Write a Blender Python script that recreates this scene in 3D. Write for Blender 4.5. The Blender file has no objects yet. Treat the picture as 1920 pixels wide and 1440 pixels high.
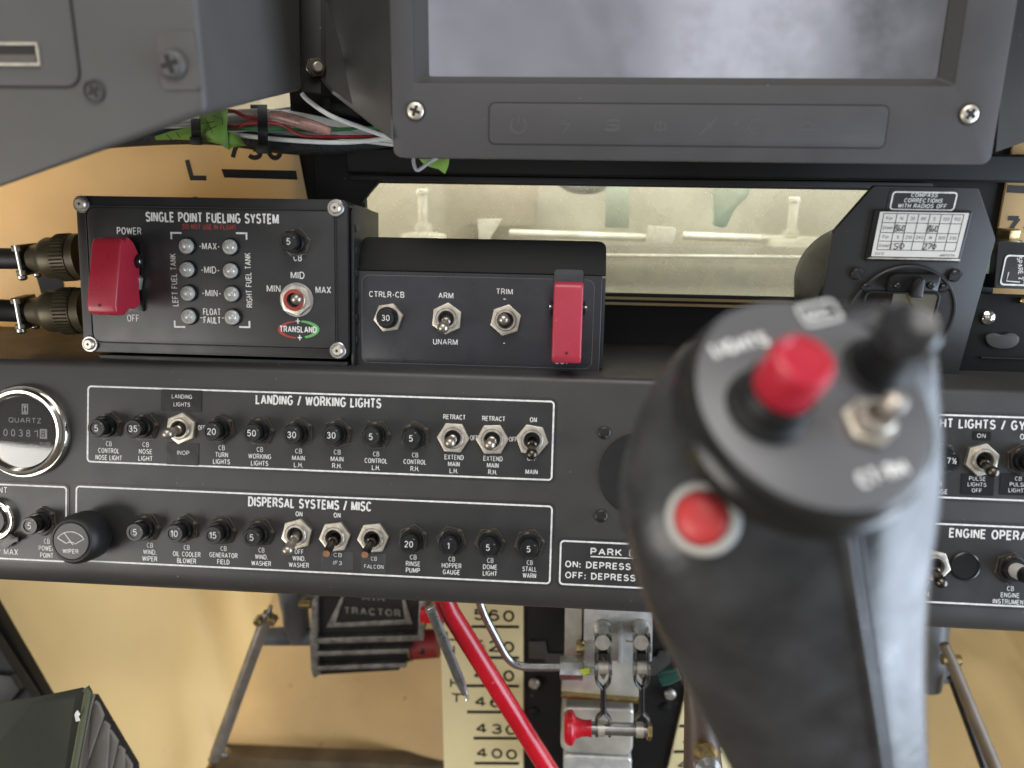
import bpy, bmesh, math, random
from mathutils import Vector, Matrix, Euler
random.seed(7)
sc = bpy.context.scene
COL = sc.collection
rad = math.radians

# ------------------------------------------------------------------ camera, world, lamps, exposure
FPX = 1450.0                                    # focal length in pixels of a 1920 wide picture
CAM = Vector((0, 0, 1.2))
ROT = Matrix.Rotation(rad(4.0), 3, 'Z') @ Matrix.Rotation(rad(75.0), 3, 'X') @ Matrix.Rotation(rad(0.78), 3, 'Z')
cd = bpy.data.cameras.new('camera'); cam = bpy.data.objects.new('camera', cd); COL.objects.link(cam)
cam.matrix_world = Matrix.Translation(CAM) @ ROT.to_4x4()
cd.sensor_width = 36; cd.lens = 36 * FPX / 1920; cd.clip_start = .01; cd.clip_end = 50
cd.dof.use_dof = True; cd.dof.focus_distance = .420; cd.dof.aperture_fstop = 5.1; cd.dof.aperture_blades = 0
sc.camera = cam
W = bpy.data.worlds.new('World'); sc.world = W; W.use_nodes = True
W.node_tree.nodes['Background'].inputs[0].default_value = (1, .985, .96, 1)
W.node_tree.nodes['Background'].inputs[1].default_value = .22
def lamp(name, loc, target, sx, sy, power, col=(1, 1, 1)):
    l = bpy.data.lights.new(name, 'AREA'); l.shape = 'RECTANGLE'; l.size = sx; l.size_y = sy; l.energy = power; l.color = col
    o = bpy.data.objects.new(name, l); COL.objects.link(o)
    o.location = CAM + Vector(loc)
    o.rotation_euler = (Vector(target) - Vector(loc)).to_track_quat('-Z', 'Y').to_euler()
    return o
lamp('left_door_window_light', (-1.0, -.42, -.35), (-.05, .42, -.05), .75, .6, 9.0, (1, .96, .90))
lamp('right_door_window_light', (.86, .12, -.24), (.13, .20, -.06), .6, .85, 14.0, (.72, .84, 1))
lamp('canopy_light', (.0, -.50, 1.25), (0, .45, -.1), 1.3, .9, 21.0, (1, .975, .94))
lamp('rear_canopy_light', (-.08, -1.9, .40), (-.05, .4, .05), 1.75, 1.0, 1.8, (.94, .93, 1))
lamp('rear_pane_light', (.49, -1.7, .36), (.3, .4, .05), .46, .8, 1.05, (.92, .95, 1))
lamp('rear_pane_light', (-.70, -1.7, .36), (-.4, .4, .05), .24, .8, .75, (.90, .94, 1))
sc.view_settings.view_transform = 'Standard'; sc.view_settings.look = 'None'
sc.view_settings.exposure = 0.0; sc.view_settings.gamma = 1.0
sc.render.engine = 'CYCLES'; sc.cycles.use_denoising = True
sc.cycles.max_bounces = 6; sc.cycles.transparent_max_bounces = 12

# ------------------------------------------------------------------ frames: flat faces in the cockpit, located by calibrated sight lines
def ray(px, py): return ROT @ Vector(((px - 960) / FPX, -(py - 720) / FPX, -1))
def at(px, py, d): return CAM + ray(px, py) * d
CR, CU, CB = ROT.col[0].copy(), ROT.col[1].copy(), ROT.col[2].copy()
class Frame:
    def __init__(s, px, py, d, tilt=0, yaw=0, U=None, V=None):
        s.O = at(px, py, d)
        if U is None:
            a = rad(tilt); r = Matrix.Rotation(rad(yaw), 3, 'Z')
            s.U = r @ Vector((1, 0, 0)); s.V = r @ Vector((0, math.sin(a), math.cos(a)))
        else: s.U, s.V = U.normalized(), V.normalized()
        s.N = s.U.cross(s.V)
        m = Matrix((s.U, s.V, s.N)).transposed().to_4x4(); m.translation = s.O; s.M = m
        s.I = m.inverted()
    def uv(s, px, py, n=0.0):
        r = ray(px, py); o = s.O + s.N * n
        t = (o - CAM).dot(s.N) / r.dot(s.N); p = CAM + r * t - s.O
        return (p.dot(s.U), p.dot(s.V))
    def uvs(s, pts, n=0.0): return [s.uv(x, y, n) for x, y in pts]
    def p3(s, px, py, n): u, v = s.uv(px, py, n); return Vector((u, v, n))
    def mm(s, px, py, n=0.0):
        a = s.uv(px - 5, py, n); b = s.uv(px + 5, py, n); return math.hypot(a[0] - b[0], a[1] - b[1]) / 10
    def loc(s, w): return s.I @ Vector(w)

# ------------------------------------------------------------------ materials
def S(r, g, b):
    f = lambda c: (c / 255 / 12.92) if c <= 10 else ((c / 255 + .055) / 1.055) ** 2.4
    return (f(r), f(g), f(b))
MATS = {}
def mat(name, col, rough=.5, metal=0.0, spec=.5, bump=None, transl=0, var=None, dust=None, coat=0, trans=0, alpha=None, rvar=0, stretch=None, wear=None):
    if name in MATS: return MATS[name]
    m = bpy.data.materials.new(name); m.use_nodes = True; nt = m.node_tree; N = nt.nodes; L = nt.links
    b = N['Principled BSDF']
    b.inputs['Base Color'].default_value = (*col, 1); b.inputs['Roughness'].default_value = rough
    b.inputs['Metallic'].default_value = metal; b.inputs['Specular IOR Level'].default_value = spec
    b.inputs['Coat Weight'].default_value = coat; b.inputs['Coat Roughness'].default_value = .12
    b.inputs['Transmission Weight'].default_value = trans
    if alpha is not None: b.inputs['Alpha'].default_value = alpha
    tc = N.new('ShaderNodeTexCoord'); src = tc.outputs['Object']
    if stretch:
        mp = N.new('ShaderNodeMapping'); mp.inputs['Scale'].default_value = stretch; L.new(src, mp.inputs[0]); src = mp.outputs[0]
    def noise(scale, detail=4, rough_=.55):
        n = N.new('ShaderNodeTexNoise'); n.inputs['Scale'].default_value = scale; n.inputs['Detail'].default_value = detail
        n.inputs['Roughness'].default_value = rough_; L.new(src, n.inputs['Vector']); return n.outputs['Fac']
    def ramp(sock, a, b_, lo, hi):
        r = N.new('ShaderNodeMapRange'); r.inputs[1].default_value = a; r.inputs[2].default_value = b_
        r.inputs[3].default_value = lo; r.inputs[4].default_value = hi; L.new(sock, r.inputs[0]); return r.outputs[0]
    def mix(fac, c1, c2):
        x = N.new('ShaderNodeMix'); x.data_type = 'RGBA'; L.new(fac, x.inputs[0])
        for i, c in ((6, c1), (7, c2)):
            if isinstance(c, tuple): x.inputs[i].default_value = (*c[:3], 1)
            else: L.new(c, x.inputs[i])
        return x.outputs[2]
    cs = tuple(col)
    if var:
        k = 1 + var[1]; j = 1 - var[1]
        c2 = var[2] if len(var) > 2 else tuple(min(1, c * k) for c in col)
        cs = mix(ramp(noise(var[0], 5), .3, .7, 0, 1), tuple(c * j for c in col), c2)
    if wear: cs = mix(ramp(noise(wear[0], 6, .65), wear[1], wear[1] + .06, 0, 1), cs, wear[2])
    if dust:
        f = ramp(noise(dust[0], 2, .5), dust[1], dust[1] + .04, 0, dust[2]); cs = mix(f, cs, (.42, .40, .36))
    if not isinstance(cs, tuple): L.new(cs, b.inputs['Base Color'])
    if rvar: L.new(ramp(noise(60, 5), .3, .7, rough - rvar, rough + rvar), b.inputs['Roughness'])
    if bump:
        bp = N.new('ShaderNodeBump'); bp.inputs['Strength'].default_value = bump[1]; bp.inputs['Distance'].default_value = bump[2] if len(bump) > 2 else .0004
        L.new(noise(bump[0], 3), bp.inputs['Height']); L.new(bp.outputs[0], b.inputs['Normal'])
    if transl:                                   # thin fibreglass lets daylight through
        tr = N.new('ShaderNodeBsdfTranslucent'); mx = N.new('ShaderNodeMixShader'); mx.inputs[0].default_value = transl
        if isinstance(cs, tuple): tr.inputs[0].default_value = (*cs, 1)
        else: L.new(cs, tr.inputs[0])
        L.new(b.outputs[0], mx.inputs[1]); L.new(tr.outputs[0], mx.inputs[2]); L.new(mx.outputs[0], N['Material Output'].inputs[0])
    MATS[name] = m; return m
panel_black = mat('panel_black_paint', (.037, .0355, .034), .47, bump=(2600, .10, .0002), var=(45, .10), dust=(520, .745, .5), rvar=.05)
placard_black = mat('placard_black', (.026, .0255, .025), .38, bump=(2000, .05, .0002), var=(60, .12), rvar=.05)
box_black = mat('box_black_anodised', (.0125, .0125, .013), .42, bump=(2200, .10, .0002), var=(70, .15), dust=(420, .76, .4), rvar=.05)
trim_grey = mat('trim_box_charcoal', (.022, .022, .025), .36, bump=(2200, .10, .0002), var=(50, .12), dust=(420, .76, .4), rvar=.06)
label_grey = mat('trim_label_charcoal', (.026, .026, .031), .30, bump=(1600, .06, .0002), var=(40, .15), rvar=.06)
flap_black = mat('flap_black', (.005, .005, .0045), .55, spec=.25, bump=(2200, .06, .0002), dust=(420, .77, .4))
bezel_grey = mat('bezel_grey_paint', (.051, .0485, .0495), .52, bump=(2600, .14, .0002), var=(30, .07), dust=(300, .765, .6), rvar=.05)
bezel_edge = mat('bezel_chamfer_grey', (.030, .029, .027), .6, bump=(1500, .1, .0002))
shell_grey = mat('shell_grey_plastic', (.080, .077, .073), .55, bump=(1800, .10, .0002), var=(25, .08), dust=(250, .775, .5))
dark_grey = mat('dark_bracket', (.042, .040, .037), .5, bump=(1800, .14, .0002), var=(40, .15), dust=(300, .76, .5))
black_wall = mat('black_wall_paint', (.007, .0065, .006), .55, spec=.3, bump=(900, .12, .0003), var=(30, .2), dust=(240, .76, .4))
rubber = mat('black_rubber', (.009, .009, .009), .55, bump=(900, .12, .0003))
black_plastic = mat('black_plastic', (.0085, .0085, .0085), .30, bump=(1500, .05, .0002), dust=(700, .75, .5))
black_metal = mat('blackened_steel', (.016, .0145, .013), .38, .2, bump=(1500, .1, .0002), wear=(240, .60, (.16, .13, .09)))
knob_black = mat('knob_black', (.0085, .0085, .0085), .50, bump=(3000, .2, .0002), var=(90, .15))
white_ink = mat('white_ink', (.64, .64, .62), .55, var=(700, .22))
grip_white = mat('grip_white_print', (.88, .88, .86), .4)
white_line = mat('white_line_paint', (.68, .68, .66), .5, var=(400, .2))
grey_ink = mat('grey_ink', (.115, .112, .118), .5)
icon_ink = mat('icon_ink', (.068, .065, .066), .5)
red_ink = mat('red_ink', (.34, .03, .025), .5)
green_ink = mat('green_ink', (.10, .36, .10), .5)
black_ink = mat('black_ink', (.010, .009, .008), .5, var=(400, .2))
pen_ink = mat('pen_ink', (.035, .035, .05), .5)
tape_black = mat('label_tape_black', (.009, .009, .010), .28, bump=(160, .22, .0005))
clear_film = mat('clear_film', (.10, .10, .105), .25, alpha=.35, bump=(300, .4, .0005))
nickel = mat('nickel', (.50, .46, .40), .42, .85, bump=(900, .10, .0002), var=(300, .25), rvar=.08)
nickel_bright = mat('nickel_bright', (.62, .57, .48), .40, .8, bump=(900, .08, .0002), var=(300, .15))
lever_metal = mat('lever_metal', (.36, .32, .27), .34, .85, var=(400, .25), rvar=.08)
dark_lever = mat('dark_lever_metal', (.10, .088, .072), .30, 1, var=(400, .25))
chrome = mat('chrome', (.72, .70, .64), .14, 1, bump=(300, .05, .0002))
steel = mat('steel', (.42, .42, .41), .30, 1, bump=(700, .1, .0002), var=(200, .2), rvar=.06)
alu = mat('aluminium', (.58, .58, .55), .40, .45, bump=(500, .15, .0003), var=(120, .15), rvar=.08)
alu_plate = mat('aluminium_plate', (.62, .60, .53), .30, .5, bump=(120, .2, .0006), var=(60, .2))
brass = mat('brass', (.42, .31, .14), .32, 1, var=(300, .25))
olive_metal = mat('olive_cadmium', (.075, .062, .034), .42, .4, bump=(900, .15, .0003), var=(150, .25))
copper = mat('copper', (.55, .30, .19), .4, .8, var=(600, .25))
red_guard = mat('red_guard_plastic', (.36, .020, .038), .32, bump=(200, .10, .0004), var=(40, .14), dust=(420, .73, .4), rvar=.06)
red_guard_pale = mat('red_guard_plastic_worn', (.36, .030, .052), .34, bump=(300, .05, .0003), var=(60, .06), dust=(500, .74, .5))
red_paint = mat('red_gloss_paint', (.46, .005, .015), .26, bump=(150, .08, .0004), var=(30, .12), wear=(120, .68, (.22, .02, .02)), dust=(260, .72, .4), rvar=.06)
red_button = mat('red_button_plastic', (.52, .018, .040), .36)
red_dome = mat('red_dome_rubber', (.60, .055, .055), .40)
pale_ring = mat('pale_ring_plastic', (.50, .50, .46), .40)
grip_black = mat('grip_black_leather', (.042, .043, .045), .33, bump=(300, .35, .0006), var=(60, .30), rvar=.10, wear=(45, .62, (.058, .059, .064)))
grip_plate = mat('grip_top_plate', (.13, .13, .135), .36, bump=(1500, .08, .0002))  # grey base colour stands in for the sheen on a black plate
grip_gloss = mat('grip_collar_gloss', (.014, .015, .014), .24)
tan = mat('tan_fibreglass', (.74, .56, .30), .50, transl=.35, bump=(60, .12, .0015), var=(9, .10), wear=(70, .69, (.36, .23, .09)))
tan_low = mat('tan_fibreglass_low', (.72, .54, .27), .48, transl=.35, bump=(45, .16, .0015), var=(7, .12), wear=(34, .66, (.56, .40, .18)), stretch=(1, .45, 1))
tan_rose = mat('tan_fibreglass_rose', (.64, .45, .225), .5, transl=.25, bump=(45, .16, .0015), var=(8, .14), wear=(55, .66, (.30, .18, .09)))
cream = mat('cream_gauge_strip', (.74, .64, .36), .46, bump=(60, .10, .001), var=(12, .06), wear=(80, .72, (.4, .3, .14)))
hop_in = mat('hopper_interior', (.36, .335, .255), .6, bump=(30, .08, .002), var=(11, .28))
hop_fit = mat('hopper_fitting', (.74, .71, .60), .35, .1, var=(50, .12))
hop_green = mat('hopper_green_tint', (.46, .58, .46), .5, var=(30, .2))
grey_paint = mat('grey_enamel', (.145, .155, .165), .36, bump=(200, .06, .0004), var=(40, .08))
cast_black = mat('cast_black', (.010, .009, .008), .42, bump=(500, .3, .0005), var=(80, .3))
cast_bare = mat('cast_bare_edge', (.34, .33, .31), .42, .8, bump=(500, .4, .0005), var=(150, .4))
bronze = mat('bronze_grey_tube', (.32, .285, .245), .40, .6, bump=(300, .15, .0004), var=(80, .25))
bronze_tan = mat('tan_painted_tube', (.13, .095, .06), .5, 0, var=(60, .2))
quad_green = mat('dark_green_enamel', (.010, .012, .005), .55, spec=.25, bump=(200, .1, .0005), var=(30, .3))
slat_grey = mat('grey_slat_plastic', (.19, .17, .145), .5, bump=(300, .15, .0004), var=(50, .12))
side_dark = mat('side_dark', (.010, .009, .007), .6, spec=.25, bump=(300, .15, .0004), var=(30, .2))
side_grey = mat('side_slate', (.016, .016, .016), .6, spec=.25, bump=(300, .15, .0004), var=(30, .2))
floor_brown = mat('floor_dusty', (.115, .085, .058), .7, bump=(120, .5, .002), var=(20, .3))
wire_white = mat('wire_white', (.80, .82, .78), .42, var=(120, .10))
wire_grey = mat('wire_grey', (.34, .35, .35), .45, var=(120, .10))
wire_red = mat('wire_red', (.38, .035, .04), .4)
wire_green = mat('wire_green', (.06, .27, .10), .4)
sleeve = mat('braided_sleeve', (.014, .014, .014), .55, bump=(900, .9, .0012), wear=(1300, .62, (.12, .12, .12)))
tape_green = mat('green_masking_tape', (.22, .42, .07), .55, bump=(120, .5, .001), var=(60, .12))
splice_pink = mat('pink_splice', (.62, .34, .29), .22, alpha=.62, trans=.2, var=(200, .3))
card_white = mat('card_paper', (.58, .56, .52), .5, var=(60, .05))
led_lens = mat('led_lens', (.50, .50, .47), .26, .25, bump=(500, .2, .0004), var=(300, .2))
usb_inner = mat('usb_tongue', (.10, .09, .08), .4)
grey_trim = mat('pale_grey_trim', (.36, .36, .33), .5, var=(40, .1))
dial_black = mat('dial_black', (.006, .006, .006), .5)
drum_black = mat('drum_black', (.022, .022, .024), .5)
compass_pale = mat('compass_dial_pale', (.80, .82, .68), .35, var=(30, .1))
yellow = mat('yellow_line', (.62, .48, .06), .5)
lime = mat('torque_stripe_lime', (.46, .55, .06), .5)
teal = mat('teal_cap', (.008, .06, .042), .4)
screen = mat('display_glass', (.40, .405, .445), .17, .9, bump=(2500, .03, .0001), rvar=.07, var=(14, .08))
def glass_mat(name, tint=(1, 1, 1), dust=0.0, scale=700):
    m = bpy.data.materials.new(name); m.use_nodes = True; nt = m.node_tree; N = nt.nodes; L = nt.links
    out = N['Material Output']; N.remove(N['Principled BSDF'])
    t = N.new('ShaderNodeBsdfTransparent'); t.inputs[0].default_value = (*tint, 1)
    g = N.new('ShaderNodeBsdfGlossy'); g.inputs[1].default_value = .03
    fr = N.new('ShaderNodeFresnel'); fr.inputs[0].default_value = 1.5
    mx = N.new('ShaderNodeMixShader'); L.new(fr.outputs[0], mx.inputs[0]); L.new(t.outputs[0], mx.inputs[1]); L.new(g.outputs[0], mx.inputs[2])
    last = mx.outputs[0]
    if dust:
        d = N.new('ShaderNodeBsdfDiffuse'); d.inputs[0].default_value = (.80, .77, .66, 1)
        tl = N.new('ShaderNodeBsdfTranslucent'); tl.inputs[0].default_value = (.80, .76, .62, 1)
        dm = N.new('ShaderNodeMixShader'); dm.inputs[0].default_value = .6; L.new(d.outputs[0], dm.inputs[1]); L.new(tl.outputs[0], dm.inputs[2])
        tc = N.new('ShaderNodeTexCoord')
        n1 = N.new('ShaderNodeTexNoise'); n1.inputs['Scale'].default_value = scale; n1.inputs['Detail'].default_value = 3; L.new(tc.outputs['Object'], n1.inputs[0])
        n2 = N.new('ShaderNodeTexNoise'); n2.inputs['Scale'].default_value = 22; n2.inputs['Detail'].default_value = 5; L.new(tc.outputs['Object'], n2.inputs[0])
        r1 = N.new('ShaderNodeMapRange'); r1.inputs[1].default_value = .66; r1.inputs[2].default_value = .71; r1.inputs[3].default_value = 0; r1.inputs[4].default_value = .85; L.new(n1.outputs[0], r1.inputs[0])
        r2 = N.new('ShaderNodeMapRange'); r2.inputs[1].default_value = .3; r2.inputs[2].default_value = .7; r2.inputs[3].default_value = dust * .1; r2.inputs[4].default_value = dust * 2.0; L.new(n2.outputs[0], r2.inputs[0])
        ad = N.new('ShaderNodeMath'); ad.operation = 'MAXIMUM'; L.new(r1.outputs[0], ad.inputs[0]); L.new(r2.outputs[0], ad.inputs[1])
        m2 = N.new('ShaderNodeMixShader'); L.new(ad.outputs[0], m2.inputs[0]); L.new(last, m2.inputs[1]); L.new(dm.outputs[0], m2.inputs[2]); last = m2.outputs[0]
    L.new(last, out.inputs[0]); return m
glass = glass_mat('clear_glass')
dusty_glass = glass_mat('dusty_window_glass', (.97, .98, .95), .24, 850)

# ------------------------------------------------------------------ mesh helpers
class MB:
    def __init__(s): s.v = []; s.f = []
    def add(s, vs, fs):
        k = len(s.v); s.v += [tuple(x) for x in vs]; s.f += [tuple(i + k for i in f) for f in fs]; return s
    def prism(s, pts, n0, n1):
        n = len(pts); a = sum(pts[i][0] * pts[(i + 1) % n][1] - pts[(i + 1) % n][0] * pts[i][1] for i in range(n))
        if a < 0: pts = pts[::-1]
        vs = [(x, y, n0) for x, y in pts] + [(x, y, n1) for x, y in pts]
        fs = [tuple(range(n))[::-1], tuple(range(n, 2 * n))] + [(i, (i + 1) % n, n + (i + 1) % n, n + i) for i in range(n)]
        return s.add(vs, fs)
    def ring(s, out, inn, n0, n1):
        n = len(out)
        def ori(p): return p if sum(p[i][0] * p[(i + 1) % n][1] - p[(i + 1) % n][0] * p[i][1] for i in range(n)) > 0 else p[::-1]
        out, inn = ori(out), ori(inn)
        vs = [(x, y, n1) for x, y in out] + [(x, y, n1) for x, y in inn] + [(x, y, n0) for x, y in out] + [(x, y, n0) for x, y in inn]
        fs = []
        for i in range(n):
            j = (i + 1) % n
            fs += [(i, j, n + j, n + i), (2 * n + i, 3 * n + i, 3 * n + j, 2 * n + j), (i, 2 * n + i, 2 * n + j, j), (n + i, n + j, 3 * n + j, 3 * n + i)]
        return s.add(vs, fs)
    def box(s, c, d):
        x, y, z = c; a, b, e = d[0] / 2, d[1] / 2, d[2] / 2
        return s.prism([(x - a, y - b), (x + a, y - b), (x + a, y + b), (x - a, y + b)], z - e, z + e)
    def lathe(s, prof, c=(0, 0, 0), seg=32, M=None, a0=0):
        vs = []; fs = []; k = len(prof)
        for i in range(seg):
            t = a0 + 2 * math.pi * i / seg
            for r, z in prof:
                p = Vector((r * math.cos(t), r * math.sin(t), z))
                if M is not None: p = M @ p
                vs.append((p[0] + c[0], p[1] + c[1], p[2] + c[2]))
        for i in range(seg):
            j = (i + 1) % seg
            for q in range(k - 1): fs.append((i * k + q, j * k + q, j * k + q + 1, i * k + q + 1))
        if prof[0][0] > 1e-9: fs.append(tuple(i * k for i in range(seg))[::-1])
        if prof[-1][0] > 1e-9: fs.append(tuple(i * k + k - 1 for i in range(seg)))
        return s.add(vs, fs)
    def tube(s, path, r, seg=10, cap=True, flat=None):
        path = [Vector(p) for p in path]; n = len(path); vs = []; fs = []; up = None
        rs = r if isinstance(r, (list, tuple)) else [r] * n
        for i, p in enumerate(path):
            t = (path[min(i + 1, n - 1)] - path[max(i - 1, 0)]).normalized()
            if up is None:
                up = Vector((0, 0, 1)) if abs(t.z) < .9 else Vector((1, 0, 0))
            a = (up - t * up.dot(t)).normalized(); b = t.cross(a); up = a
            for k in range(seg):
                w = 2 * math.pi * k / seg; vs.append(p + (a * math.cos(w) + b * math.sin(w) * (flat or 1)) * rs[i])
        for i in range(n - 1):
            for k in range(seg):
                l = (k + 1) % seg; fs.append((i * seg + k, i * seg + l, (i + 1) * seg + l, (i + 1) * seg + k))
        if cap: fs += [tuple(range(seg))[::-1], tuple((n - 1) * seg + k for k in range(seg))]
        return s.add(vs, fs)
    def loft(s, rings):
        n = len(rings[0]); vs = [p for r in rings for p in r]; fs = []
        for i in range(len(rings) - 1):
            for k in range(n):
                l = (k + 1) % n; fs.append((i * n + k, i * n + l, (i + 1) * n + l, (i + 1) * n + k))
        fs += [tuple(range(n))[::-1], tuple((len(rings) - 1) * n + k for k in range(n))]
        return s.add(vs, fs)
    def mesh(s, name, m, bev=0, seg=2, smooth=35):
        me = bpy.data.meshes.new(name); me.from_pydata(s.v, [], s.f)
        bm = bmesh.new(); bm.from_mesh(me); bmesh.ops.remove_doubles(bm, verts=bm.verts, dist=1e-7)
        bmesh.ops.recalc_face_normals(bm, faces=bm.faces)
        if bev:
            es = [e for e in bm.edges if len(e.link_faces) == 2 and e.calc_face_angle(0) > rad(28)]
            bmesh.ops.bevel(bm, geom=es, offset=bev, segments=seg, profile=.6, affect='EDGES', clamp_overlap=True)
        bm.to_mesh(me); bm.free()
        me.polygons.foreach_set('use_smooth', [True] * len(me.polygons)); me.set_sharp_from_angle(angle=rad(smooth))
        me.materials.append(m); return me
def smoothpath(pts, k=6):
    pts = [Vector(p) for p in pts]; out = []
    for i in range(len(pts) - 1):
        p0, p1, p2, p3 = pts[max(i - 1, 0)], pts[i], pts[i + 1], pts[min(i + 2, len(pts) - 1)]
        for j in range(k):
            t = j / k; out.append(.5 * (2 * p1 + (p2 - p0) * t + (2 * p0 - 5 * p1 + 4 * p2 - p3) * t * t + (3 * p1 - p0 - 3 * p2 + p3) * t ** 3))
    return out + [pts[-1]]
def rrect(x0, x1, y0, y1, r, k=6):
    if x0 > x1: x0, x1 = x1, x0
    if y0 > y1: y0, y1 = y1, y0
    out = []
    for cx, cy, a in ((x1 - r, y1 - r, 0), (x0 + r, y1 - r, 90), (x0 + r, y0 + r, 180), (x1 - r, y0 + r, 270)):
        for i in range(k + 1): t = rad(a + 90 * i / k); out.append((cx + r * math.cos(t), cy + r * math.sin(t)))
    return out
def circle(cx, cy, r, k=32, a0=0): return [(cx + r * math.cos(a0 + 2 * math.pi * i / k), cy + r * math.sin(a0 + 2 * math.pi * i / k)) for i in range(k)]
def roundpoly(pts, r, k=5):
    out = []; n = len(pts)
    for i in range(n):
        p, a, b = Vector(pts[i]), Vector(pts[i - 1]), Vector(pts[(i + 1) % n])
        rr = r[i] if isinstance(r, (list, tuple)) else r
        if rr <= 0: out.append(tuple(p)); continue
        A = p + (a - p).normalized() * min(rr, (a - p).length * .45); B = p + (b - p).normalized() * min(rr, (b - p).length * .45)
        for j in range(k + 1):
            t = j / k; out.append(tuple(A * (1 - t) ** 2 + p * 2 * t * (1 - t) + B * t * t))
    return out
def link(name, me, parent=None, loc=None, rot=None, label=None):
    o = bpy.data.objects.new(name, me); COL.objects.link(o); o.parent = parent
    if loc is not None: o.location = loc
    if rot is not None: o.rotation_euler = rot
    if label: o['label'] = label
    return o
def part(name, mb, m, parent, bev=0, seg=2, loc=None, rot=None, label=None, smooth=35):
    return link(name, mb.mesh(name, m, bev, seg, smooth), parent, loc, rot, label)
def thing(name, label, cat, frame=None, origin=None, group=None, kind=None):
    o = bpy.data.objects.new(name, None); COL.objects.link(o); o.empty_display_size = .02
    if frame is not None: o.matrix_world = frame.M
    elif origin is not None: o.location = origin
    o['label'] = label; o['category'] = cat
    if group: o['group'] = group
    if kind: o['kind'] = kind
    return o
def rot_to(d):                                  # matrix turning +Z onto d
    return Vector(d).normalized().to_track_quat('Z', 'Y').to_matrix()

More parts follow.
